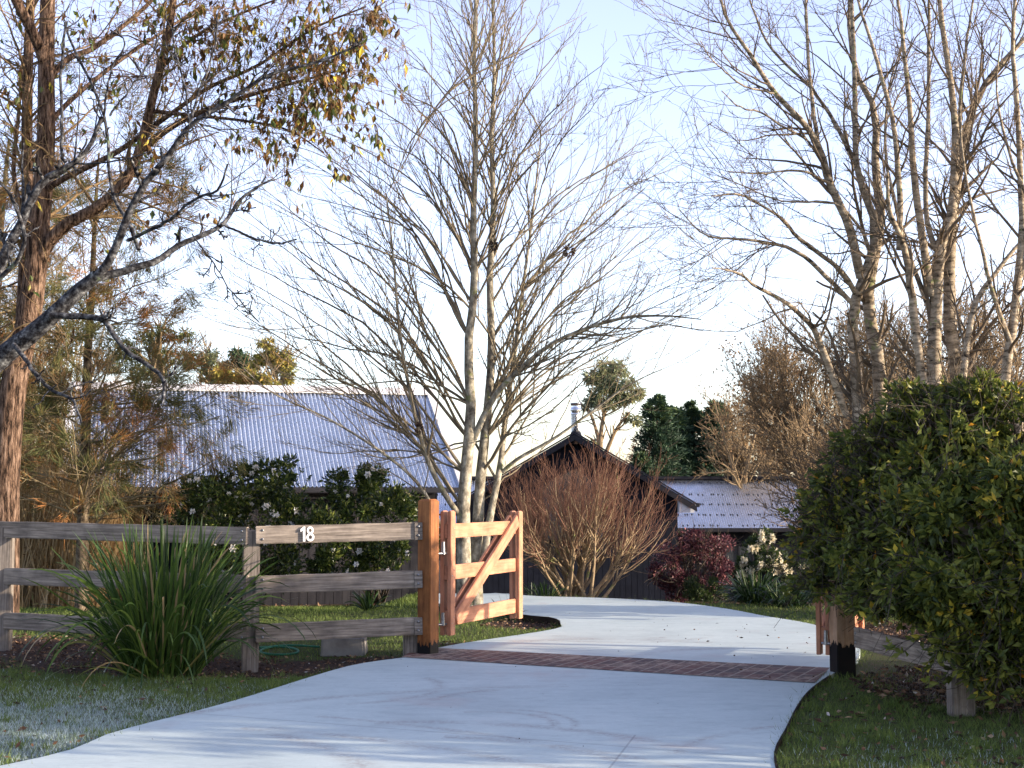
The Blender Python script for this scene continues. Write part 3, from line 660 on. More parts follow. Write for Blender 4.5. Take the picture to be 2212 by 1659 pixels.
# gable window behind the shrub
a = Acc(); wz = P(1240, 1015, YG)[2]; xs = [P(x, 1100, YG)[0] for x in (1165, 1240, 1318)]; z0 = P(1240, 1165, YG)[2]
za = P(1240, 1010, YG)[2]; zs_ = P(1240, 1055, YG)[2]
def prism(a, pts2, y0, y1):
    k = len(pts2); q = [(x, y0, z) for x, z in pts2] + [(x, y1, z) for x, z in pts2]
    a.add(q, [(i, (i + 1) % k, (i + 1) % k + k, i + k) for i in range(k)])
    if k == 5: a.add([(x, y0, z) for x, z in pts2], [(0, 1, 2, 3, 4)]); a.add([(x, y1, z) for x, z in pts2], [(4, 3, 2, 1, 0)])
    else: a.add([(x, y0, z) for x, z in pts2], [tuple(range(k))]); a.add([(x, y1, z) for x, z in pts2], [tuple(range(k))[::-1]])
prism(a, [(xs[0], z0), (xs[2], z0), (xs[2], zs_), (xs[1], za), (xs[0], zs_)], YG + 0.36, YG + 0.43)
win = obj('window', a, M['glass'], house)
for q0, q1 in (((xs[0], zs_), (xs[1], za)), ((xs[1], za), (xs[2], zs_)), ((xs[0], z0), (xs[0], zs_)), ((xs[2], z0), (xs[2], zs_)), ((xs[1], z0), (xs[1], za)), ((xs[0], z0), (xs[2], z0))):
    board('window_frame', (q0[0], YG + 0.345, q0[1]), (q1[0], YG + 0.345, q1[1]), 0.06, 0.05, (0, -1, 0), M['fascia'], win, 0.005)
# flue
def lathe(acc, c, prof, k=20):
    V = []; 
    for r, z in prof:
        for i in range(k): t = 2 * math.pi * i / k; V.append((c[0] + r * math.cos(t), c[1] + r * math.sin(t), c[2] + z))
    acc.add(V, [(j * k + i, j * k + (i + 1) % k, (j + 1) * k + (i + 1) % k, (j + 1) * k + i) for j in range(len(prof) - 1) for i in range(k)])
fb = P(1244, 938, YG + 0.5); mpx = (YG + .5) / F
hgt = 68 * mpx; a = Acc()
lathe(a, fb, [(0.001, -0.3), (10 * mpx, -0.3), (10 * mpx, 0.62 * hgt), (11.5 * mpx, 0.62 * hgt), (11.5 * mpx, 0.66 * hgt), (10 * mpx, 0.67 * hgt), (10 * mpx, 0.74 * hgt), (0.001, 0.74 * hgt)])
fl = obj('flue', a, M['flue'], house, True)
a = Acc(); lathe(a, fb, [(0.001, 0.75 * hgt), (12.5 * mpx, 0.75 * hgt), (12.5 * mpx, 0.8 * hgt), (11.5 * mpx, 0.805 * hgt), (11.5 * mpx, 0.98 * hgt), (12.5 * mpx, 0.985 * hgt), (12.5 * mpx, hgt), (0.001, hgt)])
obj('flue_cowl', a, M['flue'], fl, True)
a = Acc(); lathe(a, fb, [(0.3, -0.22), (0.2, -0.1), (10.6 * mpx, 0.06), (0.001, 0.07)]); obj('flue_flashing', a, M['fascia'], house, True)

# --- long rear wing
YW = 47.0
E0, E1 = P(930, 1141, YW), P(1950, 1141, YW); E0[2] = E1[2] = P(1500, 1141, YW)[2]
zr = P(1500, 1035, YW + 3.1)[2]
wing = thing('rear_wing', 'low dark wing with a bright corrugated zinc roof, right of the gable', 'house wing', (E0[0], YW, zb))
_, e2, D2, _ = corr_roof('roof', E0, E1, (0, 3.1), zr - E0[2], 0.076, 0.022, M['roof_right'], wing)
a = Acc(); rs_ = np.random.default_rng(4); upn = np.cross(e2, D2 / np.linalg.norm(D2)); upn *= np.sign(upn[2]); Lw = np.linalg.norm(E1 - E0)
for f_ in (0.06, 0.27, 0.48, 0.68, 0.93):
    for k in range(int(Lw / 0.152)):
        if rs_.random() < .12: continue
        c_ = E0 + e2 * (0.076 * 2 * k + 0.038 + 0.076 * (rs_.random() < .4)) + D2 * (f_ + rs_.normal(0, .004)) + upn * 0.004
        boxacc(a, c_, (0.028, 0.05, 0.03))
tag(obj('roof_screws', a, M['fascia'], wing), 'dotted rows of dark fixings', kind='stuff')
corr_roof('rear_roof', E0 + np.array([0, 6.2, 0]), E1 + np.array([0, 6.2, 0]), (0, -3.1), zr - E0[2], 0.3, 0.005, M['roof_right'], wing)
board('ridge_capping', E0 + D2 + np.array([0, 0, 0.04]), E1 + D2 + np.array([0, 0, 0.04]), 0.12, 0.34, (0, -1, 0), M['fascia'], wing, 0.03)
board('gutter', E0 + np.array([0, -.07, -.06]), E1 + np.array([0, -.07, -.06]), 0.13, 0.12, (0, -1, 0), M['fascia'], wing, 0.015)
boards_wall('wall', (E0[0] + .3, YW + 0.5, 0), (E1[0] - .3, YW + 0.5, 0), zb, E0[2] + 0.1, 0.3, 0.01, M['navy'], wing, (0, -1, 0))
for fx in (1600, 1690):
    x0 = P(fx, 1150, YW)[0]; a = Acc(); boxacc(a, (x0, YW + 0.46, zb + 1.25), (0.9, 0.05, 1.3)); wn = obj('window', a, M['glass'], wing)
    a = Acc()
    for dx in (-0.47, 0, 0.47): boxacc(a, (x0 + dx, YW + 0.43, zb + 1.25), (0.05, 0.06, 1.4))
    for dz in (-0.68, 0.68): boxacc(a, (x0, YW + 0.427, zb + 1.25 + dz), (0.99, 0.055, 0.05))
    obj('window_frame', a, M['fascia'], wn)

# ================================================================== FENCES AND GATES
def at(p, dz=0): return np.array([p[0], p[1], p[2] + dz])
Yc = 12.0
fence = thing('post_and_rail_fence', 'weathered grey three rail fence with white house number, left of the gate', 'fence', (-2.2, Yc, -0.1))
pA = {k: P(553, y, Yc) for k, y in (('t', 1156), ('m', 1263), ('b', 1368))}
pB = {k: P(903, y, 12.27) for k, y in (('t', 1147), ('m', 1251), ('b', 1352))}
nrm18 = np.array([0.18, -1, 0])
HW = 0.148
pC = {k: P(-60, y, 13.0) for k, y in (('t', 1142), ('m', 1242), ('b', 1337))}
post_c = P(543, 1200, Yc + 0.09)
RB_ = random.Random(8)
board('post', np.array([post_c[0], post_c[1], -0.35]), np.array([post_c[0], post_c[1], P(543, 1146, Yc)[2]]), 0.145, 0.125, nrm18, M['post_old'], fence, 0.01, wob=0.003, rng=RB_)
rails = {}
for k in ('t', 'm', 'b'):
    r1 = board('rail', pA[k] + np.array([-0.005, 0, 0]), pB[k] + np.array([0.0, 0, 0]), HW, 0.045, nrm18, M['rail'], fence, 0.006, wob=0.0025, rng=RB_)
    l0 = pC[k]; l1 = P(538, {'t': 1158, 'm': 1262, 'b': 1368}[k], Yc + 0.005)
    nl = np.array([-(l1 - l0)[1] * -1, -(l1 - l0)[0], 0]); nl = np.array([(l1 - l0)[1], -(l1 - l0)[0], 0])
    r2 = board('rail', l0, l1 + (l0 - l1) * 0.003, HW, 0.045, nl, M['rail'], fence, 0.006, wob=0.0025, rng=RB_)
    rails[k] = r1
    for q, rail, nn, dx in ((pA[k], r1, nrm18, 1), (l1, r2, nl, -1)):
        u_ = Vector((pB[k] - pA[k]) if dx > 0 else (l0 - l1)).normalized()
        for dz in (-0.035, 0.04):
            pp = Vector(q) + u_ * 0.055 + Vector((0, 0, dz)) + Vector(nn).normalized() * 0.0225
            bolt(pp, nn, rail)
    # darkened check plate end by the gate post
    un = Vector(pB[k] - pA[k]).normalized(); nn = Vector(nrm18).normalized()
    q = Vector(pB[k]); me_ = board('rail_end_cleat', q - un * 0.035 + nn * 0.03, q + un * 0.035 + nn * 0.03, HW * 1.0, 0.014, nrm18, M['post_old'], fence, 0.003)
    for dz in (-0.035, 0.04): bolt(q + Vector((0, 0, dz)) + nn * 0.037, nrm18, me_)
for px_, Yp, ty, nm in ((10, 12.86, 1158, 'post'), (-330, 13.7, 1150, 'post')):
    q = P(px_, 1250, Yp + 0.05); board('post', np.array([q[0], q[1], -0.3]), np.array([q[0], q[1], P(px_, 1137, Yp)[2]]), 0.14, 0.12, (0.1, -1, 0), M['post_old'], fence, 0.01)
q = P(888, 1390, 12.36); board('stub_post', np.array([q[0], q[1], -0.3]), np.array([q[0], q[1], P(888, 1340, 12.36)[2]]), 0.13, 0.1, nrm18, M['post_old'], fence, 0.008)
# house number
bm = bmesh.new()
def extrude_poly(pts, z0, z1):
    a_ = [bm.verts.new((x, y, z0)) for x, y in pts]; b2_ = [bm.verts.new((x, y, z1)) for x, y in pts]; k = len(pts)
    for i in range(k): bm.faces.new((a_[i], a_[(i + 1) % k], b2_[(i + 1) % k], b2_[i]))
    bm.faces.new(b2_); bm.faces.new(a_[::-1])
def ring(cx, cy, rx, ry, w_, z0, z1, k=40):
    vs = [[bm.verts.new((cx + (rx - d) * math.cos(2 * math.pi * i / k), cy + (ry - d) * math.sin(2 * math.pi * i / k), z)) for i in range(k)] for d, z in ((0, z0), (0, z1), (w_, z1), (w_, z0))]
    for a_, b2_ in zip(vs, vs[1:] + vs[:1]):
        for i in range(k): bm.faces.new((a_[i], a_[(i + 1) % k], b2_[(i + 1) % k], b2_[i]))
hN = 0.0625
extrude_poly([(-0.030, -hN), (-0.010, -hN), (-0.010, hN), (-0.024, hN), (-0.050, hN - 0.022), (-0.050, hN - 0.045), (-0.030, hN - 0.030)], -0.004, 0.004)
ring(0.032, 0.030, 0.0285, 0.0325, 0.0165, -0.004, 0.004); ring(0.032, -0.0275, 0.0335, 0.035, 0.018, -0.0045, 0.0045)
bmesh.ops.recalc_face_normals(bm, faces=bm.faces)
me = bpy.data.meshes.new('house_number'); bm.to_mesh(me); bm.free(); me.materials.append(M['digit'])
t_ = (660 - 553) / (903 - 553); c_ = Vector(pA['t'] * (1 - t_) + pB['t'] * t_); xx = Vector(pB['t'] - pA['t']).normalized(); zz = Vector(nrm18).normalized(); zz = (zz - xx * zz.dot(xx)).normalized(); yy = zz.cross(xx)
mm = Matrix((xx, yy, zz)).transposed().to_4x4(); mm.translation = c_ + zz * 0.036
link('house_number', me, rails['t'], mm)

# gate posts
def gate_post(px, Yp, ptop, side, mat, label, yaw, group=None):
    q = P(px, 1300, Yp); zt = P(px, ptop, Yp)[2]
    t = thing('gate_post', label, 'gate post', (q[0], q[1], 0.0))
    board('post', np.array([q[0], q[1], 0.0 - 0.02]), np.array([q[0], q[1], zt]), side, side, (math.sin(yaw), -math.cos(yaw), 0), mat, t, 0.006, taper_top=0.018)
    return t, q
gpl, qL = gate_post(925, 12.30, 1078, 0.135, M['redpost'], 'tall oiled red timber gate post with a small sloped cap, left of the driveway', R_(58))
gpr, qR = gate_post(1818, 11.03, 1080, 0.150, M['palepost'], 'pale timber gate post with blackened foot, half hidden by the rose bush', R_(12))

def gate(name, label, h0, h1, zb_, zt_, group):
    """leaf from hinge stile h0 to far stile h1 (xy), zb_..zt_"""
    h0 = np.array([h0[0], h0[1], 0.0]); h1 = np.array([h1[0], h1[1], 0.0]); e = (h1 - h0) / np.linalg.norm(h1 - h0); W_ = np.linalg.norm(h1 - h0)
    nn = np.array([e[1], -e[0], 0.0])        # face towards the camera side
    t = thing(name, label, 'gate', (h0[0], h0[1], 0), group)
    SW, ST, RT = 0.095, 0.034, 0.034
    for pos, a0, a1 in ((h0 + e * SW / 2, zb_, zt_), (h1 - e * SW / 2, zb_ + 0.02, zt_ - 0.02)):
        for s in (1, -1):
            b0 = pos + nn * s * (RT / 2 + ST / 2 + 0.001)
            st = board('stile', b0 + np.array([0, 0, a0]), b0 + np.array([0, 0, a1]), SW, ST, nn, M['gatewood'], t, 0.004, taper_top=0.012)
            for zf in (0.12, 0.5, 0.83):
                for dd in (-0.02, 0.02):
                    bolt(Vector(pos + nn * s * (RT / 2 + ST + 0.001) + e * dd + np.array([0, 0, a0 + (a1 - a0) * zf + dd * 1.3])), nn * s, st, 0.006, 0.004)
    H = zt_ - zb_
    for zf, wd in ((0.135, 0.135), (0.50, 0.125), (0.835, 0.125)):
        zc = zb_ + H * zf
        board('rail', h0 + e * 0.008 + np.array([0, 0, zc]), h1 - e * 0.008 + np.array([0, 0, zc]), wd, RT, nn, M['gatewood'], t, 0.004)
    # diagonal brace in front of and behind the rails, foot at the hinge side
    for s in (1, -1):
        b0 = h0 + e * (SW + 0.03) + nn * s * (RT / 2 + ST / 2 + 0.001); b1 = h1 - e * (SW + 0.01) + nn * s * (RT / 2 + ST / 2 + 0.001)
        board('brace', b0 + np.array([0, 0, zb_ + 0.13]), b1 + np.array([0, 0, zt_ - 0.11]), 0.118, ST * 0.94, nn, M['gatewood'], t, 0.004)
    return t, h0, e, nn
hl0 = P(962, 1300, 12.42); hl1 = P(1119, 1300, 13.92)
zb1, zt1 = P(962, 1373, 12.42)[2], P(962, 1103, 12.42)[2]
gl, gh0, ge, gn = gate('timber_gate', 'open red timber gate with diagonal brace, left, lit by the sun', hl0, hl1, zb1, zt1, 'pair of driveway gates')
hr0 = P(1776, 1300, 11.12); hr1 = np.array([hr0[0] + 0.62, hr0[1] + 1.42, 0])
gr, rh0, re_, rn = gate('timber_gate', 'open red timber gate on the right, seen nearly edge on beside the rose bush', hr0, hr1, P(1776, 1415, 11.12)[2], P(1776, 1415, 11.12)[2] + (zt1 - zb1), 'pair of driveway gates')
def hinge(pz, post_q, gate_h, parent):
    a = Acc(); p0 = np.array([post_q[0], post_q[1], pz]); p1 = np.array([gate_h[0], gate_h[1], pz])
    u_ = (p1 - p0) / np.linalg.norm(p1 - p0); p0 = p0 + u_ * 0.07
    tubes(a, np.array([[p0, (p0 + p1) / 2, p1 + u_ * 0.01]]), np.array([[0.011, 0.011, 0.011]]), 8)
    c = p1 - u_ * 0.025
    tubes(a, np.array([[c + np.array([0, 0, -0.01]), c + np.array([0, 0, 0.045]), c + np.array([0, 0, 0.10])]]), np.array([[0.02, 0.017, 0.014]]), 10)
    lathe(a, p0 + u_ * 0.004, [(0.001, -0.02), (0.026, -0.02), (0.026, 0.02), (0.001, 0.02)], 8)
    return obj('hinge', a, M['steel'], parent, True)
for zf in (P(945, 1196, 12.35)[2], P(945, 1350, 12.35)[2]): hinge(zf, qL, gh0, gl)
for zf in (P(1790, 1390, 11.1)[2], P(1790, 1235, 11.1)[2]): hinge(zf, qR, rh0, gr)

# right fence: runs towards the camera, then turns right
rf = thing('post_and_rail_fence', 'weathered fence on the right with wire netting, under the rose bush', 'fence', (2.9, 9.2, 0))
c0 = P(2075, 1480, 9.15)
rows_z = (0.335, 0.78, 1.22)
s0 = np.array([qR[0] + 0.085, qR[1] - 0.10, 0]); s1 = np.array([c0[0] - 0.05, c0[1] - 0.06, 0])
dirr = s1 - s0; n2 = np.array([dirr[1], -dirr[0], 0])
if n2[0] > 0: n2 = -n2
for i, z in enumerate(rows_z):
    rl = board('rail', s0 + np.array([0, 0, z - 0.03]), s1 + np.array([0, 0, z - 0.005]), HW, 0.045, n2, M['rail'], rf, 0.006, wob=0.003, rng=RB_)
    for dz in (-0.035, 0.035): bolt(Vector(s0) + Vector(dirr).normalized() * 0.05 + Vector((0, 0, z + dz - 0.03)) + Vector(n2).normalized() * 0.0225, n2, rl)
    board('rail', np.array([c0[0] - 0.05, c0[1] - 0.085, z - 0.02]), np.array([c0[0] + 3.0, c0[1] - 0.35, z - 0.0]), HW, 0.045, (-0.08, -1, 0), M['rail'], rf, 0.006, wob=0.003, rng=RB_)
for q in ((c0[0], c0[1]), (c0[0] + 2.2, c0[1] - 0.19)):
    board('post', np.array([q[0], q[1], -0.1]), np.array([q[0], q[1], 1.28]), 0.15, 0.12, (0, -1, 0), M['post_old'], rf, 0.01, wob=0.003, rng=RB_)
# chicken wire, real hexagonal mesh
a = Acc()
def netting(o_, e_dir, Lx, H_, cell=0.055):
    segs = []
    nxh = int(Lx / (cell * 1.5)); nyh = int(H_ / (cell * 0.866))
    s = cell * 0.58
    for i in range(nxh * 2):
        for j in range(nyh):
            cx = i * cell * 0.87; cy = j * cell + (cell / 2 if i % 2 else 0)
            if cx > Lx or cy > H_: continue
            h = [(cx + s * math.cos(t), cy + s * math.sin(t)) for t in (0, math.pi / 3, 2 * math.pi / 3, math.pi)]
            for p_, q_ in zip(h, h[1:]): segs.append((p_, q_))
    S = np.array(segs); e_dir = e_dir / np.linalg.norm(e_dir)
    W3 = o_ + S[..., 0:1] * e_dir + S[..., 1:2] * np.array([0, 0, 1.0])
    nb = np.cross(e_dir, [0, 0, 1.0]); W3 = W3 + 0.006 * np.sin(S[..., 0:1] * 9 + S[..., 1:2] * 13) * nb
    tubes(a, W3, np.full(W3.shape[:2], 0.0013), 3)
nw = n2 / np.linalg.norm(n2)
netting(s0 - nw * 0.03 - dirr / np.linalg.norm(dirr) * 0.05, dirr, np.linalg.norm(dirr) + 0.05, 0.75)
netting(np.array([c0[0] - 0.05, c0[1] - 0.055, 0.0]), np.array([3.0, -0.25, 0]), 2.0, 0.75)
obj('wire_netting', a, M['wire'], rf)

# block, hose
q0, q1 = G(695, 1416), G(790, 1418)
a = Acc(); zc = P(740, 1374, 12.55)[2]
x0, x1, yb = P(693, 1400, 12.75)[0], P(790, 1400, 12.75)[0], 12.7
q = [(x0, yb, -0.06), (x1, yb, -0.06), (x1, yb + .3, -0.06), (x0, yb + .3, -0.06), (x0 + .01, yb + .01, zc - .02), (x1 - .015, yb + .015, zc - .02), (x1 - .015, yb + .29, zc - .02), (x0 + .01, yb + .29, zc - .02)]
import bmesh
bm = bmesh.new(); vs = [bm.verts.new(p) for p in q]
for f in BOXF: bm.faces.new([vs[i] for i in f])
bmesh.ops.bevel(bm, geom=list(bm.edges), offset=0.02, segments=3, affect='EDGES')
bmesh.ops.subdivide_edges(bm, edges=list(bm.edges), cuts=2)
me = bpy.data.meshes.new('stone_block'); bm.to_mesh(me); bm.free(); me.materials.append(M['block'])
tag(link('stone_block', me), 'squat grey stone block standing under the numbered rail', 'stone block')
a = Acc(); pts = [G(x, y) + np.array([0, 0, 0.02]) for x, y in ((560, 1404), (585, 1402), (620, 1403), (641, 1408), (643, 1414), (625, 1418), (598, 1419), (575, 1417), (562, 1412), (572, 1406), (600, 1400), (640, 1399), (690, 1402))]
Pp, Rr = resample(pts, np.full(len(pts), 0.011), 60); tubes(a, Pp, Rr, 6)
tag(obj('garden_hose', a, M['hose'], smooth=True), 'green garden hose lying in a loop on the mulch behind the fence', 'garden hose')
# ================================================================== VEGETATION
def cat_(*a): return np.concatenate([x[0] for x in a]), np.concatenate([x[1] for x in a])
def tree_obj(name, label, cat, base, trunk_sets, crown_sets, mt, mc, group=None, ctag='branches', extra=None):
    """trunk_sets/crown_sets: list of (P, R, sides)"""
    t = thing(name, label, cat, tuple(base), group)
    a = Acc()
    for Pt, Rd, k in trunk_sets: tubes(a, Pt, Rd, k)
    obj('trunk', a, mt, t, True)
    if crown_sets:
        a = Acc()
        for Pt, Rd, k in crown_sets: tubes(a, Pt, Rd, k)
        obj(ctag, a, mc, t, True)
    return t

# --- main bare tree in the middle
rng = np.random.default_rng(11)
YT = 17.3
base = G(1008, 1313)
stems = [limb([(1003, 1320), (1002, 1220), (1000, 1130), (1003, 1060), (1012, 960), (1018, 850), (1010, 760), (1025, 620), (1022, 480), (1028, 300), (1024, 120), (1030, -60)], YT, YT - 0.1, 0.10, 0.018, 20),
         limb([(1030, 1320), (1028, 1220), (1032, 1130), (1040, 1010), (1052, 900), (1062, 760), (1058, 600), (1066, 450), (1062, 300), (1068, 140), (1062, -40)], YT + 0.2, YT + 0.5, 0.085, 0.016, 20),
         limb([(1040, 1240), (1058, 1120), (1080, 1010), (1092, 900), (1110, 780), (1130, 620), (1150, 470), (1165, 330)], YT + .1, YT + 0.8, 0.05, 0.01, 20),
         limb([(1004, 1120), (975, 1090), (930, 1010), (905, 930), (880, 820), (862, 700), (850, 560), (835, 420)], YT, YT - 0.8, 0.040, 0.008, 20),
         limb([(1018, 960), (1060, 870), (1110, 810), (1200, 738), (1330, 690), (1430, 682), (1515, 690)], YT, YT - 1.0, 0.045, 0.006, 20),
         limb([(1085, 1020), (1120, 990), (1200, 945), (1290, 880), (1360, 830), (1425, 800)], YT + .3, YT - 0.2, 0.028, 0.004, 20),
         limb([(985, 1095), (960, 1150), (935, 1095), (890, 1030), (800, 960), (700, 900), (590, 850), (520, 790)], YT, YT - 1.2, 0.03, 0.005, 20)]
stemP = np.stack([s[0] for s in stems]); stemR = np.stack([s[1] for s in stems])
prim = []
env = [(470, 690), (440, 640), (480, 590), (500, 520), (530, 450), (560, 400), (610, 330), (680, 250), (740, 190), (800, 120), (860, 60), (900, -10), (960, -60), (1100, -60), (1180, -20), (1240, 50), (1290, 150), (1270, 220), (1400, 310), (1440, 350), (1420, 480), (1400, 560), (1480, 600), (1500, 640), (1500, 690), (1400, 770), (560, 760), (600, 860), (1330, 480), (1350, 400), (680, 950), (740, 1010), (1250, 850), (1190, 940), (900, 250), (950, 150), (1120, 130), (1180, 200), (760, 300), (640, 560), (700, 450), (1220, 560), (1290, 640)]
for k, (ex, ey) in enumerate(env + [q for q in env if q[1] < 480] + [q for q in env if q[1] >= 480][::2]):
    ex += rng.normal(0, 22); ey += rng.normal(0, 22)
    dx = ex - 1030
    # foot of the limb on the trunk: lower for the wide-reaching limbs
    sy = min(rng.uniform(880, 1110), ey + abs(dx) * rng.uniform(0.45, 0.95) + rng.uniform(90, 190))
    st = stems[0] if dx < 0 else stems[1]
    if rng.random() < .2: st = stems[rng.integers(0, 4)]
    pys = CY - (st[0][:, 2] - CZ) * 0  # height lookup
    zs = st[0][:, 2]; zt = P(1000, sy, YT)[2]; i = int(np.argmin(np.abs(zs - zt)))
    s = st[0][i]; Ye = YT + rng.uniform(-1.7, 1.7) * (1 if k % 2 else 0.7)
    e = P(ex, ey, Ye); Lh = np.linalg.norm(e - s)
    c1 = s + np.array([(e[0] - s[0]) * 0.30, (e[1] - s[1]) * 0.30, (e[2] - s[2]) * 0.44 + 0.03 * Lh])
    c2 = s + np.array([(e[0] - s[0]) * 0.66, (e[1] - s[1]) * 0.66, (e[2] - s[2]) * 0.77])
    pts = np.array([s, c1 + rng.normal(0, .05, 3), c2 + rng.normal(0, .06, 3), e])
    prim.append(resample(pts, np.array([min(st[1][i] * 0.42, 0.005 + 0.0042 * Lh), 0.004 + 0.0027 * Lh, 0.0032 + 0.0013 * Lh, 0.0028]), 16))
pp = (np.stack([p[0] for p in prim]), np.stack([p[1] for p in prim]))
jit = rng.normal(0, 0.024, pp[0].shape); jit[:, 0] = 0; pp = (pp[0] + np.cumsum(jit, 1) * 0.6, pp[1])
sec = spawn(*pp, 620, rng, t=(0.12, 0.95), ang=(28, 10), length=(0.40, 0.14), m=8, up=0.55, wig=0.09, rr=0.6, rmin=0.0034)
sec0 = spawn(stemP[:2], stemR[:2], 110, rng, t=(0.5, 1), ang=(32, 8), absl=(0.95, 0.35), m=8, up=0.35, wig=0.06, rr=0.35, rmin=0.0036)
sec1 = spawn(stemP[2:], stemR[2:], 130, rng, t=(0.2, 1), ang=(32, 8), absl=(0.75, 0.25), m=8, up=0.35, wig=0.06, rr=0.45, rmin=0.0036)
s_all = cat_(sec, sec0, sec1)
ter = spawn(*s_all, 4200, rng, t=(0.15, 1), ang=(32, 12), absl=(0.27, 0.1), m=5, up=0.3, wig=0.10, rr=0.6, rmin=0.0028)
qua = spawn(*ter, 3600, rng, t=(0.3, 1), ang=(45, 12), absl=(0.07, 0.03), m=3, up=0.3, wig=0.1, rr=0.8, rmin=0.0026, tip=1.0)
tree = tree_obj('bare_tree', 'tall leafless multi stemmed tree with pale bark behind the open left gate', 'tree', (base[0], base[1], base[2]), [(stemP[:4], stemR[:4], 9), (stemP[4:], stemR[4:], 7)], [(pp[0], pp[1], 5), (s_all[0], s_all[1], 4), (ter[0], ter[1], 3), (qua[0], qua[1], 3)], M['bark_main'], M['twig_main'])
# seed pods (two dark hanging clumps)
for px_, py_, s_ in ((1228, 542, 0.05), (1065, 530, 0.035), (905, 925, 0.03)):
    a = Acc(); c = P(px_, py_, YT - .6); pos, vv = blobpts(rng, c, (s_, s_, s_ * 1.4), 40, 0.2); leaves(a, pos, vv, 0.05, 0.03, rng, rng.random(40) * 0.3)
    obj('seed_cluster', a, M['litter'], tree)

# --- right-hand grove
def grove(name, label, base, stems_, n1, n2, n3, seed, l1=(0.9, 0.35), mt='bark_birch', mc='twig_birch', up1=0.25, group=None):
    rng = np.random.default_rng(seed)
    Pt = np.stack([s[0] for s in stems_]); Rd = np.stack([s[1] for s in stems_])
    j = rng.normal(0, 0.01, Pt.shape); j[:, 0] = 0; Pt = Pt + np.cumsum(j, 1) * 0.5
    a1 = spawn(Pt, Rd, n1, rng, t=(0.22, 1), ang=(36, 12), absl=l1, m=9, up=up1, wig=0.11, rr=0.42, rmin=0.004)
    a2 = spawn(*a1, n2, rng, t=(0.15, 1), ang=(40, 14), absl=(l1[0] * 0.42, l1[1] * 0.45), m=6, up=0.15, wig=0.15, rr=0.6, rmin=0.0032)
    a3 = spawn(*a2, n3, rng, t=(0.2, 1), ang=(45, 15), absl=(0.15, 0.07), m=4, up=0.0, wig=0.2, rr=0.7, rmin=0.0028)
    a4 = spawn(*a3, n3 // 3, rng, t=(0.6, 1), ang=(80, 25), absl=(0.10, 0.04), m=4, up=-1.5, wig=0.1, rr=0.6, rmin=0.0022)
    return tree_obj(name, label, 'tree', base, [(Pt, Rd, 9)], [(a1[0], a1[1], 5), (a2[0], a2[1], 4), (a3[0], a3[1], 3), (a4[0], a4[1], 3)], M[mt], M[mc], group)
YA = 15.8
gA = [limb([(1862, 1200), (1852, 841), (1842, 709), (1847, 649), (1880, 557), (1887, 486), (1862, 415), (1847, 355), (1844, 203), (1837, 51), (1834, -60)], YA, YA, 0.075, 0.018, 22),
      limb([(1905, 1200), (1902, 841), (1877, 659), (1892, 557), (1905, 456), (1895, 355), (1897, 243), (1860, 170), (1840, 60), (1845, -60)], YA + .2, YA + .5, 0.085, 0.016, 22),
      limb([(1860, 600), (1831, 486), (1791, 395), (1771, 329), (1740, 274), (1669, 198), (1619, 117), (1568, 41), (1545, -40)], YA, YA - .8, 0.055, 0.012, 22),
      limb([(1771, 329), (1766, 290), (1757, 193), (1753, -5), (1755, -60)], YA - .3, YA - .3, 0.03, 0.012, 22),
      limb([(1842, 345), (1800, 260), (1750, 187), (1669, 106), (1629, 30), (1610, -40)], YA, YA + .7, 0.026, 0.008, 22),
      limb([(1852, 640), (1811, 583), (1720, 517), (1680, 476), (1593, 426), (1525, 430)], YA, YA - 1.0, 0.032, 0.006, 22),
      limb([(1846, 660), (1771, 583), (1700, 537), (1609, 517), (1527, 507), (1469, 453)], YA, YA - .6, 0.03, 0.005, 22),
      limb([(1830, 900), (1771, 735), (1745, 694), (1700, 654), (1634, 618), (1603, 590), (1538, 578)], YA, YA - 1.3, 0.04, 0.006, 22),
      limb([(1880, 557), (1860, 500), (1800, 440), (1690, 435), (1560, 385)], YA, YA - .4, 0.022, 0.005, 22),
      limb([(1791, 395), (1740, 372), (1650, 378), (1580, 372)], YA - .3, YA - .9, 0.018, 0.005, 22),
      limb([(1672, 202), (1600, 185), (1545, 140), (1508, 92)], YA - .6, YA - 1.1, 0.012, 0.005, 22),
      limb([(1740, 300), (1650, 245), (1590, 225), (1555, 195)], YA - .4, YA - 1.0, 0.014, 0.005, 22)]
grove('bare_birch', 'leafless birch whose limbs lean left over the driveway, left of the grove', G(1862, 1300), gA, 150, 850, 2200, 21, group='bare birches behind the rose bush')
YB = 15.2
gB = [limb([(2019, 1200), (2019, 841), (2024, 659), (2029, 537), (2054, 466), (2062, 329), (2057, 253), (2032, 51), (2025, -60)], YB, YB, 0.085, 0.02, 22),
      limb([(2076, 1200), (2070, 841), (2049, 709), (2054, 507), (2075, 324), (2095, 243), (2125, 177), (2212, 76), (2280, 0)], YB + .3, YB + .3, 0.09, 0.014, 22),
      limb([(2012, 640), (1994, 532), (1973, 355), (1966, 253), (1953, 101), (1930, -60)], YB, YB - .5, 0.05, 0.014, 22),
      limb([(2022, 540), (1999, 456), (1999, 203), (1999, 0), (2000, -60)], YB, YB + .5, 0.034, 0.01, 22),
      limb([(2070, 300), (2078, 180), (2085, 101), (2105, -40)], YB + .3, YB + .6, 0.03, 0.01, 22),
      limb([(1999, 860), (1958, 608), (1943, 532), (1913, 456), (1905, 380)], YB - .2, YB - .8, 0.05, 0.012, 22),
      limb([(1943, 540), (1940, 400), (1923, 279), (1887, 132), (1857, 30), (1840, -50)], YB - .4, YB - .4, 0.036, 0.01, 22),
      limb([(2020, 700), (1965, 560), (1940, 470), (1915, 330), (1925, 200), (1955, 90)], YB, YB + .9, 0.03, 0.008, 22)]
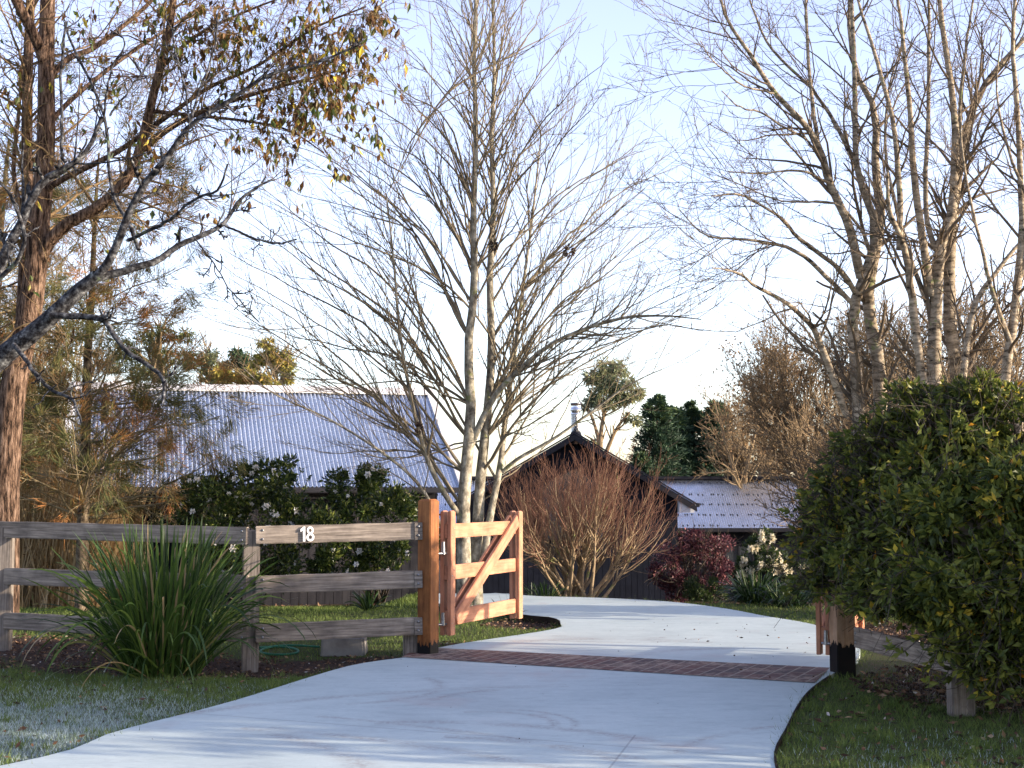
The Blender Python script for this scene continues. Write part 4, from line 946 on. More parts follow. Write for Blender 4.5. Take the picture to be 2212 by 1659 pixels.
grove('bare_birch', 'leafless twin trunked birch rising above the middle of the rose bush', G(2040, 1320), gB, 105, 560, 1500, 22, group='bare birches behind the rose bush')
YC = 14.8
gC = [limb([(2165, 1200), (2171, 841), (2191, 709), (2206, 583), (2212, 456), (2205, 300), (2190, 100), (2200, -60)], YC, YC, 0.06, 0.016, 22),
      limb([(2060, 1150), (2075, 860), (2100, 660), (2146, 590), (2212, 507), (2290, 430)], YC, YC + .3, 0.045, 0.012, 22),
      limb([(2180, 1200), (2200, 900), (2240, 700), (2260, 500), (2280, 250), (2270, 0)], YC + .4, YC + .8, 0.06, 0.016, 22),
      limb([(2190, 760), (2150, 640), (2120, 520), (2090, 400), (2075, 250), (2085, 120)], YC, YC - .5, 0.026, 0.006, 22),
      limb([(2204, 600), (2230, 480), (2180, 330), (2150, 200), (2160, 60)], YC, YC - .3, 0.024, 0.006, 22)]
grove('bare_birch', 'leafless birch at the right edge of the picture behind the bush', G(2170, 1320), gC, 75, 400, 1000, 23, group='bare birches behind the rose bush')

# --- big rough barked tree on the left, holding autumn leaves
rng = np.random.default_rng(31); YL = 14.6
gum = [limb([(8, 1330), (10, 1200), (14, 1000), (30, 830), (60, 700), (75, 600), (85, 480), (95, 380), (100, 280), (100, 150), (103, 0), (105, -80)], YL, YL, 0.155, 0.07, 24),
       limb([(50, 700), (54, 600), (60, 450), (58, 300), (62, 100), (70, -80)], YL + .2, YL + .5, 0.08, 0.045, 24),
       limb([(100, 150), (80, 90), (50, 30), (15, -40)], YL, YL - .4, 0.06, 0.05, 24),
       limb([(80, 580), (105, 525), (150, 480), (200, 455), (265, 400), (300, 330), (325, 230), (345, 150), (365, 70), (380, -50)], YL, YL - .6, 0.07, 0.035, 24),
       limb([(104, 170), (150, 125), (200, 105), (280, 45), (340, -10)], YL, YL + .5, 0.04, 0.018, 24),
       limb([(90, 420), (130, 390), (250, 330), (350, 260), (450, 190), (560, 140), (680, 60), (790, 15)], YL, YL - .8, 0.036, 0.008, 24),
       limb([(103, 270), (160, 210), (260, 130), (350, 70), (440, 10)], YL, YL + .8, 0.03, 0.012, 24),
       limb([(300, 330), (370, 275), (450, 235), (560, 200), (650, 175), (740, 150)], YL - .3, YL - .9, 0.035, 0.008, 24),
       limb([(330, 240), (420, 250), (520, 260), (620, 280), (700, 330)], YL - .3, YL - 1.2, 0.022, 0.006, 24),
       limb([(-5, 900), (-20, 800), (-40, 650), (-30, 500)], YL, YL, 0.07, 0.04, 24),
       limb([(345, 150), (420, 80), (520, 30), (620, -10)], YL - .4, YL - .7, 0.022, 0.008, 24),
       limb([(62, 500), (30, 380), (40, 250), (50, 120)], YL + .3, YL + .8, 0.03, 0.014, 24)]
gP = np.stack([s[0] for s in gum]); gR = np.stack([s[1] for s in gum])
g1 = spawn(gP[1:], gR[1:], 230, rng, t=(0.2, 1), ang=(45, 15), absl=(0.85, 0.3), m=9, up=-0.1, wig=0.16, rr=0.3, rmin=0.004)
g2 = spawn(*g1, 1700, rng, t=(0.1, 1), ang=(50, 18), absl=(0.42, 0.15), m=7, up=-0.5, wig=0.2, rr=0.6, rmin=0.0032)
g3 = spawn(*g2, 3200, rng, t=(0.2, 1), ang=(50, 18), absl=(0.2, 0.08), m=5, up=-0.8, wig=0.25, rr=0.7, rmin=0.0026)
b_ = G(8, 1330)
gt = tree_obj('rough_barked_tree', 'big rough barked tree with autumn leaves at the left edge', 'tree', b_, [(gP, gR, 12)], [(g1[0], g1[1], 5), (g2[0], g2[1], 3), (g3[0], g3[1], 3)], M['bark_gum'], M['twig_gum'])
a = Acc()
def proj(p):
    x, y, z = p[:, 0], p[:, 1], p[:, 2] - CZ
    f_ = y * cp + z * sp; u_ = -y * sp + z * cp
    return CX + F * x / f_, CY - F * u_ / f_
tips = np.concatenate([g3[0][:, -1], g3[0][:, -2], g2[0][:, -1]]); px_, py_ = proj(tips)
wgt = 0.10 + 1.1 * np.exp(-((px_ - 700) / 130) ** 2 - ((py_ - 190) / 130) ** 2) + 0.6 * np.exp(-((px_ - 480) / 120) ** 2 - ((py_ - 60) / 100) ** 2)
wgt *= (px_ < 880)
sel = rng.random(len(tips)) < wgt * 0.42
tp = tips[sel]; tp = np.concatenate([tp, tp + rng.normal(0, 0.03, tp.shape), tp + rng.normal(0, .05, tp.shape)])
# hanging clusters at the outer sprays
cl = []
for (x, y, s_, k) in ((740, 110, 60, 60), (700, 190, 55, 70), (650, 250, 50, 55), (790, 60, 50, 45), (820, 30, 40, 28), (600, 330, 30, 26), (735, 375, 14, 7), (820, 320, 20, 12), (560, 260, 40, 30), (690, 60, 60, 45), (470, 60, 45, 35), (520, 430, 24, 12), (440, 110, 40, 24), (650, 130, 60, 50), (180, 60, 60, 20), (60, 200, 60, 14), (250, 200, 70, 18), (330, 60, 60, 22), (360, 330, 50, 12)):
    q = np.array([P(x + rng.normal(0, s_ * .6), y + rng.normal(0, s_ * .6), YL - .9 + rng.normal(0, .35)) for _ in range(max(3, int(k / 3.3)))]); q = np.repeat(q, 4, 0) + rng.normal(0, .036, (len(q) * 4, 3)); cl.append(q)
    if k > 10:   # fine twigs that carry the cluster
        c0_ = q.mean(0); idx = np.argsort(np.linalg.norm(gP.reshape(-1, 3) - c0_, axis=1))[:1]
tp2 = np.concatenate(cl)
near = g2[0].reshape(-1, 3)
tw = []
for q in tp2:
    if rng.random() < 0.7:
        d2 = ((near - q) ** 2).sum(1) + 3 * np.maximum(0, q[2] - near[:, 2]) ; s_ = near[int(np.argmin(d2))]
        mid = (s_ + q) / 2 + np.array([0, 0, 0.03]) + rng.normal(0, .02, 3)
        tw.append(resample(np.array([s_, mid, q]), np.array([.003, .0028, .002]), 6))
tubes(a, np.stack([x[0] for x in tw]), np.stack([x[1] for x in tw]), 3, np.full(len(tw), .12))
tp = np.concatenate([tp[::2], tp2, tp2[::3] + rng.normal(0, .04, tp2[::3].shape)])
ax = np.c_[rng.normal(0, .45, (len(tp), 2)), -np.ones(len(tp))]
leaves(a, tp, ax, rng.uniform(.07, .125, len(tp)), rng.uniform(.032, .055, len(tp)), rng, rng.random(len(tp)) ** 0.9)
obj('foliage', a, M['gumleaf'], gt)

# --- magnolia with lichened branches in front
rng = np.random.default_rng(41); YM = 10.2
mg = [limb([(-260, 1500), (-180, 1100), (-100, 880), (0, 775), (54, 733), (108, 687), (173, 625), (210, 595)], YM + .3, YM, 0.10, 0.044, 22),
      limb([(210, 597), (243, 553), (276, 467), (321, 385), (366, 336), (411, 269), (485, 224), (582, 160), (709, 123), (784, 93)], YM, YM - .5, 0.034, 0.006, 22),
      limb([(200, 602), (239, 594), (325, 571), (366, 545), (441, 504), (482, 482), (523, 429), (582, 392)], YM, YM + .4, 0.034, 0.008, 22),
      limb([(482, 485), (541, 512), (597, 526), (631, 515)], YM + .2, YM + .1, 0.009, 0.006, 22),
      limb([(-60, 800), (0, 575), (37, 497), (86, 396), (142, 358), (187, 325), (224, 243)], YM + .3, YM + .3, 0.045, 0.014, 22),
      limb([(142, 350), (133, 336), (129, 187), (140, 60)], YM + .3, YM + .3, 0.014, 0.009, 22),
      limb([(108, 683), (202, 687), (230, 701), (266, 751), (313, 787), (353, 823), (356, 849), (351, 876)], YM, YM - .3, 0.024, 0.010, 22),
      limb([(30, 745), (61, 784), (108, 838), (155, 863), (176, 910)], YM, YM - .5, 0.018, 0.007, 22),
      limb([(276, 519), (329, 497), (373, 467), (429, 426), (470, 411), (493, 351)], YM, YM - .7, 0.014, 0.007, 22),
      limb([(300, 540), (276, 482), (239, 411), (224, 261), (149, 93), (134, 49)], YM, YM + .6, 0.016, 0.008, 22),
      limb([(411, 269), (459, 108), (467, 22)], YM - .2, YM, 0.010, 0.006, 22),
      limb([(238, 250), (290, 190), (340, 110), (350, 60)], YM + .3, YM + .3, 0.009, 0.005, 22),
      limb([(224, 255), (236, 150), (262, 90), (230, 60)], YM + .3, YM + .5, 0.009, 0.005, 22),
      limb([(411, 265), (400, 180), (380, 100), (375, 60)], YM - .2, YM, 0.009, 0.005, 22),
      limb([(-40, 640), (10, 590), (50, 520), (20, 420), (-10, 380)], YM, YM - .4, 0.02, 0.01, 22),
      limb([(415, 505), (455, 560), (475, 600), (520, 660), (560, 700)], YM + .2, YM, 0.006, 0.004, 22)]
mP = np.stack([s[0] for s in mg]); mR = np.stack([s[1] for s in mg])
j = rng.normal(0, 0.006, mP.shape); j[:, 0] = 0; mP[1:] += np.cumsum(j, 1)[1:] * 0.7
m1 = spawn(mP[1:], mR[1:], 150, rng, t=(0.2, 1), ang=(50, 15), absl=(0.13, 0.06), m=6, up=0.5, wig=0.3, rr=0.45, rmin=0.005, tip=0.8)
m2 = spawn(*m1, 330, rng, t=(0.2, 1), ang=(55, 15), absl=(0.045, 0.018), m=4, up=0.5, wig=0.35, rr=0.9, rmin=0.0042, tip=1.1)
ml = spawn(mP[[1, 2, 4, 8]], mR[[1, 2, 4, 8]], 18, rng, t=(0.4, 1), ang=(45, 10), absl=(0.6, 0.2), m=8, up=0.8, wig=0.05, rr=0.4, rmin=0.0042)
tree_obj('lichened_tree', 'leafless tree with silver lichened limbs reaching in from the left', 'tree', (P(-260, 1500, YM)[0], YM, -0.05), [(mP[:1], mR[:1], 12)], [(mP[1:], mR[1:], 9), (m1[0], m1[1], 5), (m2[0], m2[1], 5), (ml[0], ml[1], 5)], M['bark_magnolia'], M['bark_magnolia'])

# --- casuarina with russet needles
def needle_tree(name, label, cat, trunk, nb, seed, Lb, npn, zr, mat='needle', nl=(0.16, 0.05), group=None, px_bias=0.25):
    rng = np.random.default_rng(seed)
    Pt, Rd = trunk; Pt = Pt[None]; Rd = Rd[None]
    b1 = spawn(Pt, Rd, nb, rng, t=zr, ang=(72, 14), absl=Lb, m=10, up=0.25, wig=0.10, rr=0.26, rmin=0.005)
    b2 = spawn(*b1, nb * 9, rng, t=(0.15, 1), ang=(42, 15), absl=(Lb[0] * 0.36, Lb[1] * 0.4), m=7, up=0.1, wig=0.15, rr=0.55, rmin=0.0035)
    b3 = spawn(*b2, nb * 24, rng, t=(0.2, 1), ang=(45, 15), absl=(0.2, 0.08), m=4, up=0.0, wig=0.2, rr=0.7, rmin=0.0028)
    t = tree_obj(name, label, cat, tuple(Pt[0, 0]), [(Pt, Rd, 10)], [(b1[0], b1[1], 5), (b2[0], b2[1], 3), (b3[0], b3[1], 3)], M['bark_casuarina'], M['twig_casuarina'], group)
    a = Acc(); tips = np.concatenate([b3[0][:, -1], b3[0][:, 2], b2[0][:, -1]]); d = np.concatenate([b3[0][:, -1] - b3[0][:, -2]] * 2 + [b2[0][:, -1] - b2[0][:, -2]])
    d /= np.linalg.norm(d, axis=1, keepdims=True)
    keep = rng.choice(len(tips), min(len(tips), npn)); tips = tips[keep]; d = d[keep]
    hue = 0.5 + 0.22 * np.sin(tips[:, 0] * 3.1 + tips[:, 2] * 4.3) + 0.16 * np.sin(tips[:, 1] * 5)
    rep = 20; pos = np.repeat(tips, rep, 0) + rng.normal(0, .035, (len(tips) * rep, 3)); dd = np.repeat(d, rep, 0) + rng.normal(0, .38, (len(tips) * rep, 3)) + np.array([0, 0, -0.12])
    leaves(a, pos, dd, rng.normal(nl[0], nl[1], len(pos)).clip(.05), 0.0075, rng, np.clip(np.repeat(hue, rep) + rng.normal(0, .14, len(pos)), 0, 1), fold=0)
    obj('foliage', a, M[mat], t)
    return t
tr = limb([(176, 1325), (178, 1200), (182, 1050), (186, 900), (190, 760), (198, 640), (203, 520), (208, 420), (214, 330)], 17.2, 17.2, 0.085, 0.012, 26)
needle_tree('casuarina', 'slender evergreen with russet and olive needles in front of the shed roof', 'tree', tr, 75, 51, (1.3, 0.35), 2300, (0.16, 0.97))
tr = limb([(-60, 1300), (-50, 1100), (-30, 900), (-10, 700), (0, 520), (10, 400), (20, 300)], 20.5, 20.5, 0.10, 0.02, 26)
needle_tree('casuarina', 'shaggy olive evergreen behind the rough barked tree at the left edge', 'tree', tr, 60, 52, (1.7, 0.45), 1900, (0.2, 0.97))
# bare lichened shrub twigs near the shed wall
rng = np.random.default_rng(55)
tb = limb([(300, 1290), (310, 1200), (330, 1120), (370, 1075), (430, 1060)], 19, 18.6, 0.03, 0.01, 14)
s1_ = spawn(tb[0][None], tb[1][None], 30, rng, t=(0.4, 1), ang=(45, 15), absl=(0.55, 0.15), m=8, up=-0.2, wig=0.25, rr=0.5, rmin=0.004)
s2_ = spawn(*s1_, 220, rng, t=(0.1, 1), ang=(50, 15), absl=(0.22, 0.08), m=6, up=0.1, wig=0.3, rr=0.7, rmin=0.003)
tree_obj('dead_branched_shrub', 'tangled bleached bare shrub under the shed eave', 'shrub', tb[0][0], [(tb[0][None], tb[1][None], 7)], [(s1_[0], s1_[1], 4), (s2_[0], s2_[1], 3)], M['bark_casuarina'], M['twig_casuarina'])
# reed thicket
rng = np.random.default_rng(56); a = Acc(); N = 2600
bx = rng.uniform(-8.6, -5.65, N); by = rng.uniform(18.6, 21.5, N); bz = terrain(bx, by)
hh = rng.uniform(1.3, 2.6, N); top = np.c_[bx + rng.normal(0, .38, N), by + rng.normal(0, .3, N), bz + hh]; bot = np.c_[bx, by, bz]
mid = (top + bot) / 2 + rng.normal(0, .08, (N, 3)); Pt = np.stack([bot, mid, top], 1)
tubes(a, Pt, np.tile([[.008, .006, .003]], (N, 1)), 3, rng.random(N) * 0.85)
pos, vv = np.c_[rng.uniform(-8.6, -5.65, 5000), rng.uniform(18.5, 21, 5000), rng.uniform(-.3, 1.5, 5000)], rng.normal(size=(5000, 3))
leaves(a, pos, vv, 0.12, 0.015, rng, rng.random(5000))
tag(obj('reed_thicket', a, M['reed']), 'dense thicket of dry tan reeds between the two left trunks', 'reeds', kind='stuff')

# --- leafy shrubs
def shrub(name, label, cat, blobs, N, L, W, mat, seed, base, stems=8, group=None, flowers=None, stemmat='bark_dark', up=0.3, spr=0.55, sprays=0, shell=0.5):
    """blobs: (px, py, Y, rx_px, rz_px, depth)"""
    rng = np.random.default_rng(seed); base = np.asarray(base, float)
    t = thing(name, label, cat, tuple(base), group)
    B = [(P(x, y, Y), np.array([rx * Y / F, dy, rz * Y / F])) for x, y, Y, rx, rz, dy in blobs]
    vol = np.array([np.prod(r) ** (2 / 3) for _, r in B]); cnt = (N * vol / vol.sum()).astype(int)
    a = Acc(); allp = []
    for (c, r), k in zip(B, cnt):
        sub = max(4, k // 130); sc_, _ = blobpts(rng, c, r * (0.95 if sprays > 100 else 0.85), sub, 0.3)
        for q in sc_:
            pos, vv = blobpts(rng, q, (r * 0.24 + 0.03) * rng.uniform(.6, 1.3), k // sub, 0.15)
            ax = vv + np.array([0, 0, up]) + rng.normal(0, spr, vv.shape)
            dead = rng.random()
            rv = np.clip(rng.random(len(pos)) * 0.8 + 0.25 * (dead - 0.5) + (rng.random(len(pos)) < 0.07) * 0.3, 0, 1)
            leaves(a, pos, ax, rng.uniform(.55, 1.4, len(pos)) * L, rng.uniform(.7, 1.3, len(pos)) * W, rng, rv); allp.append(pos)
    st = []
    for i in range(stems + sprays):
        c, r = B[i % len(B)]; e = c + rng.normal(0, .4, 3) * r
        if i >= stems:
            v = rng.normal(size=3); v[1] -= .3; v[2] = abs(v[2]) * 0.7 - .15; v /= np.linalg.norm(v); e = c + v * r * rng.uniform(1.0, 1.38)
        s = base + np.r_[rng.normal(0, .08, 2), 0]
        kk = [s, s * .45 + e * .55 + rng.normal(0, .05, 3) + np.array([0, 0, .12 if i < stems else .2]), e]; rr_ = [.018, .008, .003]
        if i >= stems and sprays > 100:     # long arching canes that nod over at the end
            out_ = v * np.array([1, 1, .2]); kk.append(e + out_ * rng.uniform(.08, .2) - np.array([0, 0, rng.uniform(.04, .16)])); rr_.append(.002)
        s_, r_s = resample(np.array(kk), np.array(rr_), 14); st.append((s_, r_s))
        if i >= stems:
            q = s_[-6:]; k = 34; ii_ = rng.integers(0, 6, k); pos = q[ii_] + rng.normal(0, .018, (k, 3)); sd_ = rng.random() * .35
            leaves(a, pos, rng.normal(0, .6, (k, 3)) + v + np.array([0, 0, -.25]), L * rng.uniform(.8, 1.2, k), W, rng, np.clip(sd_ + rng.random(k) * .62, 0, 1))
    obj('foliage', a, M[mat], t)
    a = Acc(); SP = np.stack([x[0] for x in st]); SR = np.stack([x[1] for x in st]); tubes(a, SP, SR, 6)
    x1 = spawn(SP, SR, 12 * (stems + sprays), rng, t=(.4, 1), ang=(40, 12), absl=(.3, .1), m=6, up=.2, wig=.15, rr=.5, rmin=.003); tubes(a, x1[0], x1[1], 3)
    obj('stems', a, M[stemmat], t, True)
    if flowers:
        nf, fr, fm, pxs = flowers; allp = np.concatenate(allp)
        allp = allp[allp[:, 1] < np.quantile(allp[:, 1], 0.35)]
        fa = Acc(); rf_ = np.random.default_rng(2)
        for ring, (k, tilt, ll) in enumerate(((6, 0.25, 1.0), (5, 0.8, 0.8), (4, 1.5, 0.5))):
            an = np.arange(k) * 2 * np.pi / k + ring * .5
            ax = np.stack([np.cos(an), np.full(k, -tilt), np.sin(an)], 1); leaves(fa, np.zeros((k, 3)), ax, fr * ll, fr * 0.8 * ll, rf_, rf_.random(k))
        fme = fa.mesh('flower', M[fm])
        for i in range(nf):
            q = allp[rng.integers(len(allp))] + np.array([0, -0.04, 0]); s_ = rng.uniform(.6, 1.15)
            mw = Matrix.Translation(Vector(q)) @ Matrix.Rotation(rng.normal(0, .7), 4, 'Z') @ Matrix.Rotation(rng.normal(0, .5), 4, 'X') @ Matrix.Scale(s_, 4)
            link('flower', fme, t, mw)
    return t
YK = 17.6
shrub('camellia_bush', 'large glossy camellia bush with white flowers, left of the numbered rail', 'shrub', [(440, 1100, YK, 75, 110, .7), (500, 1070, YK, 80, 90, .7), (570, 1060, YK, 75, 80, .7), (620, 1100, YK, 55, 90, .6), (600, 1190, YK, 70, 90, .7), (500, 1190, YK, 90, 95, .7), (545, 1015, YK, 45, 40, .35), (625, 1020, YK, 38, 40, .3), (440, 1220, YK, 60, 60, .5), (665, 1140, YK, 35, 60, .5)], 15000, .06, .028, 'camellia', 61, G(540, 1300), 10, 'white flowering camellias by the shed', (46, .055, 'petal', None), sprays=16)
shrub('camellia_bush', 'large glossy camellia bush behind the right half of the numbered rail', 'shrub', [(725, 1110, YK, 60, 90, .6), (800, 1075, YK, 70, 60, .6), (860, 1095, YK, 40, 55, .5), (750, 1190, YK, 75, 70, .6), (840, 1190, YK, 50, 65, .5), (770, 1030, YK, 45, 25, .3), (690, 1215, YK, 35, 40, .4)], 12000, .06, .028, 'camellia', 62, G(815, 1306), 8, 'white flowering camellias by the shed', (30, .05, 'petal', None), sprays=12)
# rose bush
RB = [(1830, 1175, 10.3, 70, 80, .35), (1800, 1120, 10.6, 50, 55, .3), (1880, 1060, 10.4, 75, 80, .45), (1920, 1190, 9.7, 100, 105, .5), (1990, 1000, 9.95, 110, 90, .5), (2100, 960, 9.9, 110, 80, .6),
      (2050, 1120, 9.3, 120, 110, .55), (2180, 1080, 9.1, 120, 120, .6), (2040, 1270, 8.95, 120, 105, .42), (2170, 1250, 8.85, 120, 120, .42), (2170, 1385, 8.75, 85, 70, .25), (1950, 1290, 9.5, 75, 60, .3), (2060, 1380, 8.8, 60, 40, .2),
      (2260, 1150, 9.0, 130, 170, .6), (2280, 1330, 8.7, 120, 120, .5), (2330, 960, 10.0, 130, 110, .6), (1770, 1200, 10.7, 36, 34, .2), (2010, 890, 10.1, 60, 30, .3), (2150, 870, 10.0, 80, 40, .3), (1860, 960, 10.3, 30, 30, .2), (2130, 1445, 8.75, 45, 30, .15), (2200, 1440, 8.75, 50, 34, .15), (1870, 1290, 10.0, 40, 40, .2),
      (1905, 925, 10.2, 26, 30, .15), (1960, 860, 10.1, 22, 26, .15), (2070, 850, 10.0, 26, 24, .15), (1795, 1050, 10.5, 24, 30, .15), (1752, 1160, 10.6, 22, 24, .15), (1835, 985, 10.4, 20, 26, .12), (2120, 835, 10.0, 20, 22, .12), (1765, 1260, 10.7, 18, 24, .12)]
rose = shrub('rose_bush', 'huge green rambling bush with some yellow leaves over the right fence', 'shrub', RB, 40000, .066, .033, 'rose', 71, (3.6, 10.3, 0), 14, None, None, sprays=400, up=-0.1, shell=0.4)
# unseen foliage added right of the view to shade the drive and lawn
rng = np.random.default_rng(72); a = Acc()
for i in range(70):
    c = np.array([rng.uniform(4.7, 9.5), rng.uniform(6.5, 10.8), rng.uniform(.3, 2.1)]); c[2] = min(c[2], 1.85 if c[1] > 9.2 else 3)
    pos, vv = blobpts(rng, c, (.6, .6, .55), 330, .3); leaves(a, pos, vv + rng.normal(0, .5, vv.shape), .13, .07, rng, rng.random(len(pos)) * .9)
obj('unseen_shade_foliage', a, M['rose'], rose)
# low shrubs in front of the wing
shrub('purple_shrub', 'burgundy leaved shrub with pink tips under the corner of the gable roof', 'shrub', [(1470, 1190, 21, 60, 40, .5), (1500, 1160, 21, 45, 22, .3), (1540, 1190, 21, 55, 40, .5), (1440, 1240, 21, 45, 50, .5), (1490, 1265, 21, 75, 45, .5), (1560, 1250, 21, 50, 50, .5)], 9000, .045, .026, 'purple', 81, (P(1490, 1300, 21)[0], 21, -.1), 8, sprays=10)
shrub('green_shrub', 'small dark green shrub at the foot of the burgundy shrub', 'shrub', [(1520, 1265, 19.6, 40, 28, .3), (1500, 1290, 19.6, 40, 22, .3), (1550, 1290, 19.6, 35, 24, .3)], 3000, .035, .018, 'shrub', 82, (P(1520, 1305, 19.6)[0], 19.6, -.02), 6)
shrub('white_flowering_shrub', 'shrub thick with cream white blossom beside the burgundy shrub', 'shrub', [(1640, 1180, 19.6, 34, 42, .35), (1662, 1215, 19.6, 50, 38, .4), (1704, 1228, 19.6, 34, 28, .3), (1620, 1235, 19.6, 36, 40, .35)], 5500, .05, .026, 'shrub', 83, (P(1660, 1300, 19.6)[0], 19.6, -.1), 6, flowers=(98, .062, 'cream', None))
shrub('grey_green_shrub', 'fine leaved dark shrub between the blossom and the right gate post', 'shrub', [(1750, 1240, 18.5, 30, 50, .4), (1735, 1285, 18.5, 30, 26, .3), (1790, 1270, 18.5, 40, 40, .4), (1840, 1260, 18.5, 40, 50, .4)], 4200, .035, .013, 'shrub', 84, (P(1755, 1310, 18.5)[0], 18.5, -.0), 6)
shrub('dark_hedge', 'dense dark hedge behind the rose bush and the right gate', 'hedge', [(1900, 1270, 16.5, 60, 40, .5), (2000, 1240, 16.0, 90, 70, .6), (2130, 1220, 16.0, 110, 100, .7), (2250, 1200, 16.0, 120, 120, .7)], 9000, .07, .04, 'shrub', 85, (5.6, 16.2, 0), 8)
# strappy plants
def clump(name, label, cat, c, N, L, W, spread, mat, seed, bend, group=None, rad=.18, m=9):
    rng = np.random.default_rng(seed); a = Acc(); th = rng.uniform(0, 2 * np.pi, N); q = np.sqrt(rng.random(N))
    base_ = np.c_[c[0] + rad * q * np.cos(th), c[1] + rad * q * np.sin(th), np.full(N, c[2])]
    el = np.clip(rng.normal(spread, .30, N) * (0.35 + 0.75 * q), 0.02, 1.35); th2 = th + rng.normal(0, .4, N)
    d = np.c_[np.sin(el) * np.cos(th2), np.sin(el) * np.sin(th2), np.cos(el)]
    blades(a, base_, d, rng.uniform(.6, 1.12, N) * L, rng.uniform(.75, 1.2, N) * W, rng, np.clip(rng.beta(2, 2.2, N) + (rng.random(N) < .035) * .6, 0, 1), m, bend * rng.uniform(.35, 1.6, N) * (0.4 + el))
    return tag(obj(name, a, M[mat], origin=c), label, cat, group)
clump('strap_leaf_clump', 'large fountain of long arching green blades in front of the left fence', 'grass clump', (P(350, 1440, 11.35)[0], 11.35, -0.03), 640, 1.15, .018, .40, 'strap', 91, 1.45, rad=.30, m=13)
clump('strap_leaf_clump', 'dark strappy clump at the foot of the blossom shrub, left one', 'grass clump', (P(1632, 1310, 18.2)[0], 18.2, 0), 300, .46, .018, .75, 'clivia', 92, 1.1, 'dark strappy clumps by the drive')
clump('strap_leaf_clump', 'dark strappy clump nearest the right gate post', 'grass clump', (P(1705, 1315, 17.6)[0], 17.6, 0), 220, .38, .016, .75, 'clivia', 93, 1.1, 'dark strappy clumps by the drive')
clump('small_grass_tuft', 'small green tuft at the foot of the camellia seen below the middle rail', 'grass clump', (P(797, 1308, 17.2)[0], 17.2, -.03), 70, .34, .016, .7, 'clivia', 94, .9, rad=.05)
clump('small_grass_tuft', 'spiky tuft beside the far end of the left gate', 'grass clump', (P(1096, 1330, 15.8)[0], 15.8, 0), 45, .30, .009, .7, 'clivia', 95, .7, rad=.06)
clump('small_grass_tuft', 'grassy tuft at the edge of the drive left of the red twigs', 'grass clump', (P(1175, 1290, 19.3)[0], 19.4, 0), 90, .26, .012, .7, 'clivia', 96, .9, rad=.2)
clump('small_grass_tuft', 'short tuft at the foot of the bare tree trunk', 'grass clump', (P(1000, 1322, 16.9)[0], 16.9, 0), 60, .18, .010, .8, 'clivia', 97, .9, rad=.09)

# --- red twigged pruned shrub
rng = np.random.default_rng(101); YR = 20.0; bz = P(1250, 1290, YR); st = []
for i in range(26):
    ex = rng.uniform(1118, 1378); ey = rng.uniform(1150, 1235) - 0.0; k = (ex - 1248) / 140
    ey = 1205 - 70 * (1 - k * k) + rng.normal(0, 16); Ye = YR + rng.uniform(-.9, .9) * math.sqrt(max(0, 1 - k * k)) 
    s = bz + np.r_[rng.normal(0, .09, 2), -.05]; s[0] += k * .12; e = P(ex, ey, Ye)
    st.append(resample(np.array([s, s + (e - s) * .45 + rng.normal(0, .05, 3) + np.array([0, 0, .02]), e]), np.array([.028, .019, .011]), 12))
SP = np.stack([x[0] for x in st]); SR = np.stack([x[1] for x in st])
r1 = spawn(SP, SR, 190, rng, t=(.35, 1), ang=(30, 12), absl=(.70, .18), m=9, up=.9, wig=.1, rr=.62, rmin=.005)
r2 = spawn(*r1, 1300, rng, t=(.15, 1), ang=(28, 12), absl=(.44, .16), m=6, up=.8, wig=.08, rr=.5, rmin=.003)
r3 = spawn(*r2, 3200, rng, t=(.1, 1), ang=(32, 14), absl=(.16, .08), m=4, up=.5, wig=.14, rr=.7, rmin=.0024)
low1 = spawn(SP, SR, 120, rng, t=(.3, .95), ang=(40, 12), absl=(.4, .12), m=7, up=.35, wig=.15, rr=.4, rmin=.004)
ms = thing('red_twigged_shrub', 'bare domed shrub of fine red twigs in front of the gabled house', 'shrub', tuple(bz))
a = Acc(); tubes(a, SP, SR, 7); tubes(a, r1[0], r1[1], 5); tubes(a, low1[0], low1[1], 4); obj('stems', a, M['maple_low'], ms, True)
a = Acc(); tubes(a, r2[0], r2[1], 3); tubes(a, r3[0], r3[1], 3); obj('twigs', a, M['maple_twig'], ms)

# --- far trees
def far_leaf(name, label, cat, trunkpix, Y, r0, blobs, N, L, W, mat, seed, group=None, bark='bark_far', limbs=(), dens=.4):
    rng = np.random.default_rng(seed)
    st = [limb(tp_, Y, Y, r0 if i == 0 else r0 * .6, r0 * .25, 14) for i, tp_ in enumerate(trunkpix)]
    t = thing(name, label, cat, tuple(st[0][0][0]), group); a = Acc(); SP = np.stack([x[0] for x in st]); SR = np.stack([x[1] for x in st]); tubes(a, SP, SR, 7)
    x1 = spawn(SP, SR, 40, rng, t=(.4, 1), ang=(42, 12), absl=(50 * Y / F, 20 * Y / F), m=7, up=.3, wig=.12, rr=.5, rmin=.012); tubes(a, x1[0], x1[1], 4)
    obj('trunk', a, M[bark], t, True)
    a = Acc(); tot = sum(rx * rz for _, _, rx, rz in blobs)
    for (x, y, rx, rz) in blobs:
        k = int(.7 * N * rx * rz / tot); c = P(x, y, Y); r = np.array([rx, max(rx, rz) * .9, rz]) * Y / F
        sub = max(5, k // 90); sc_, _ = blobpts(rng, c, r * .9, sub, dens)
        for q in sc_:
            pos, vv = blobpts(rng, q, r * .30, max(8, int(k / sub * .75)), .1); ax = vv * .6 + np.array([0, 0, -.5]) + rng.normal(0, .5, vv.shape)
            leaves(a, pos, ax, L * rng.uniform(.7, 1.3, len(pos)), W, rng, np.clip(rng.random() * .45 + rng.random(len(pos)) * .6, 0, 1))
    obj('crown', a, M[mat], t); return t
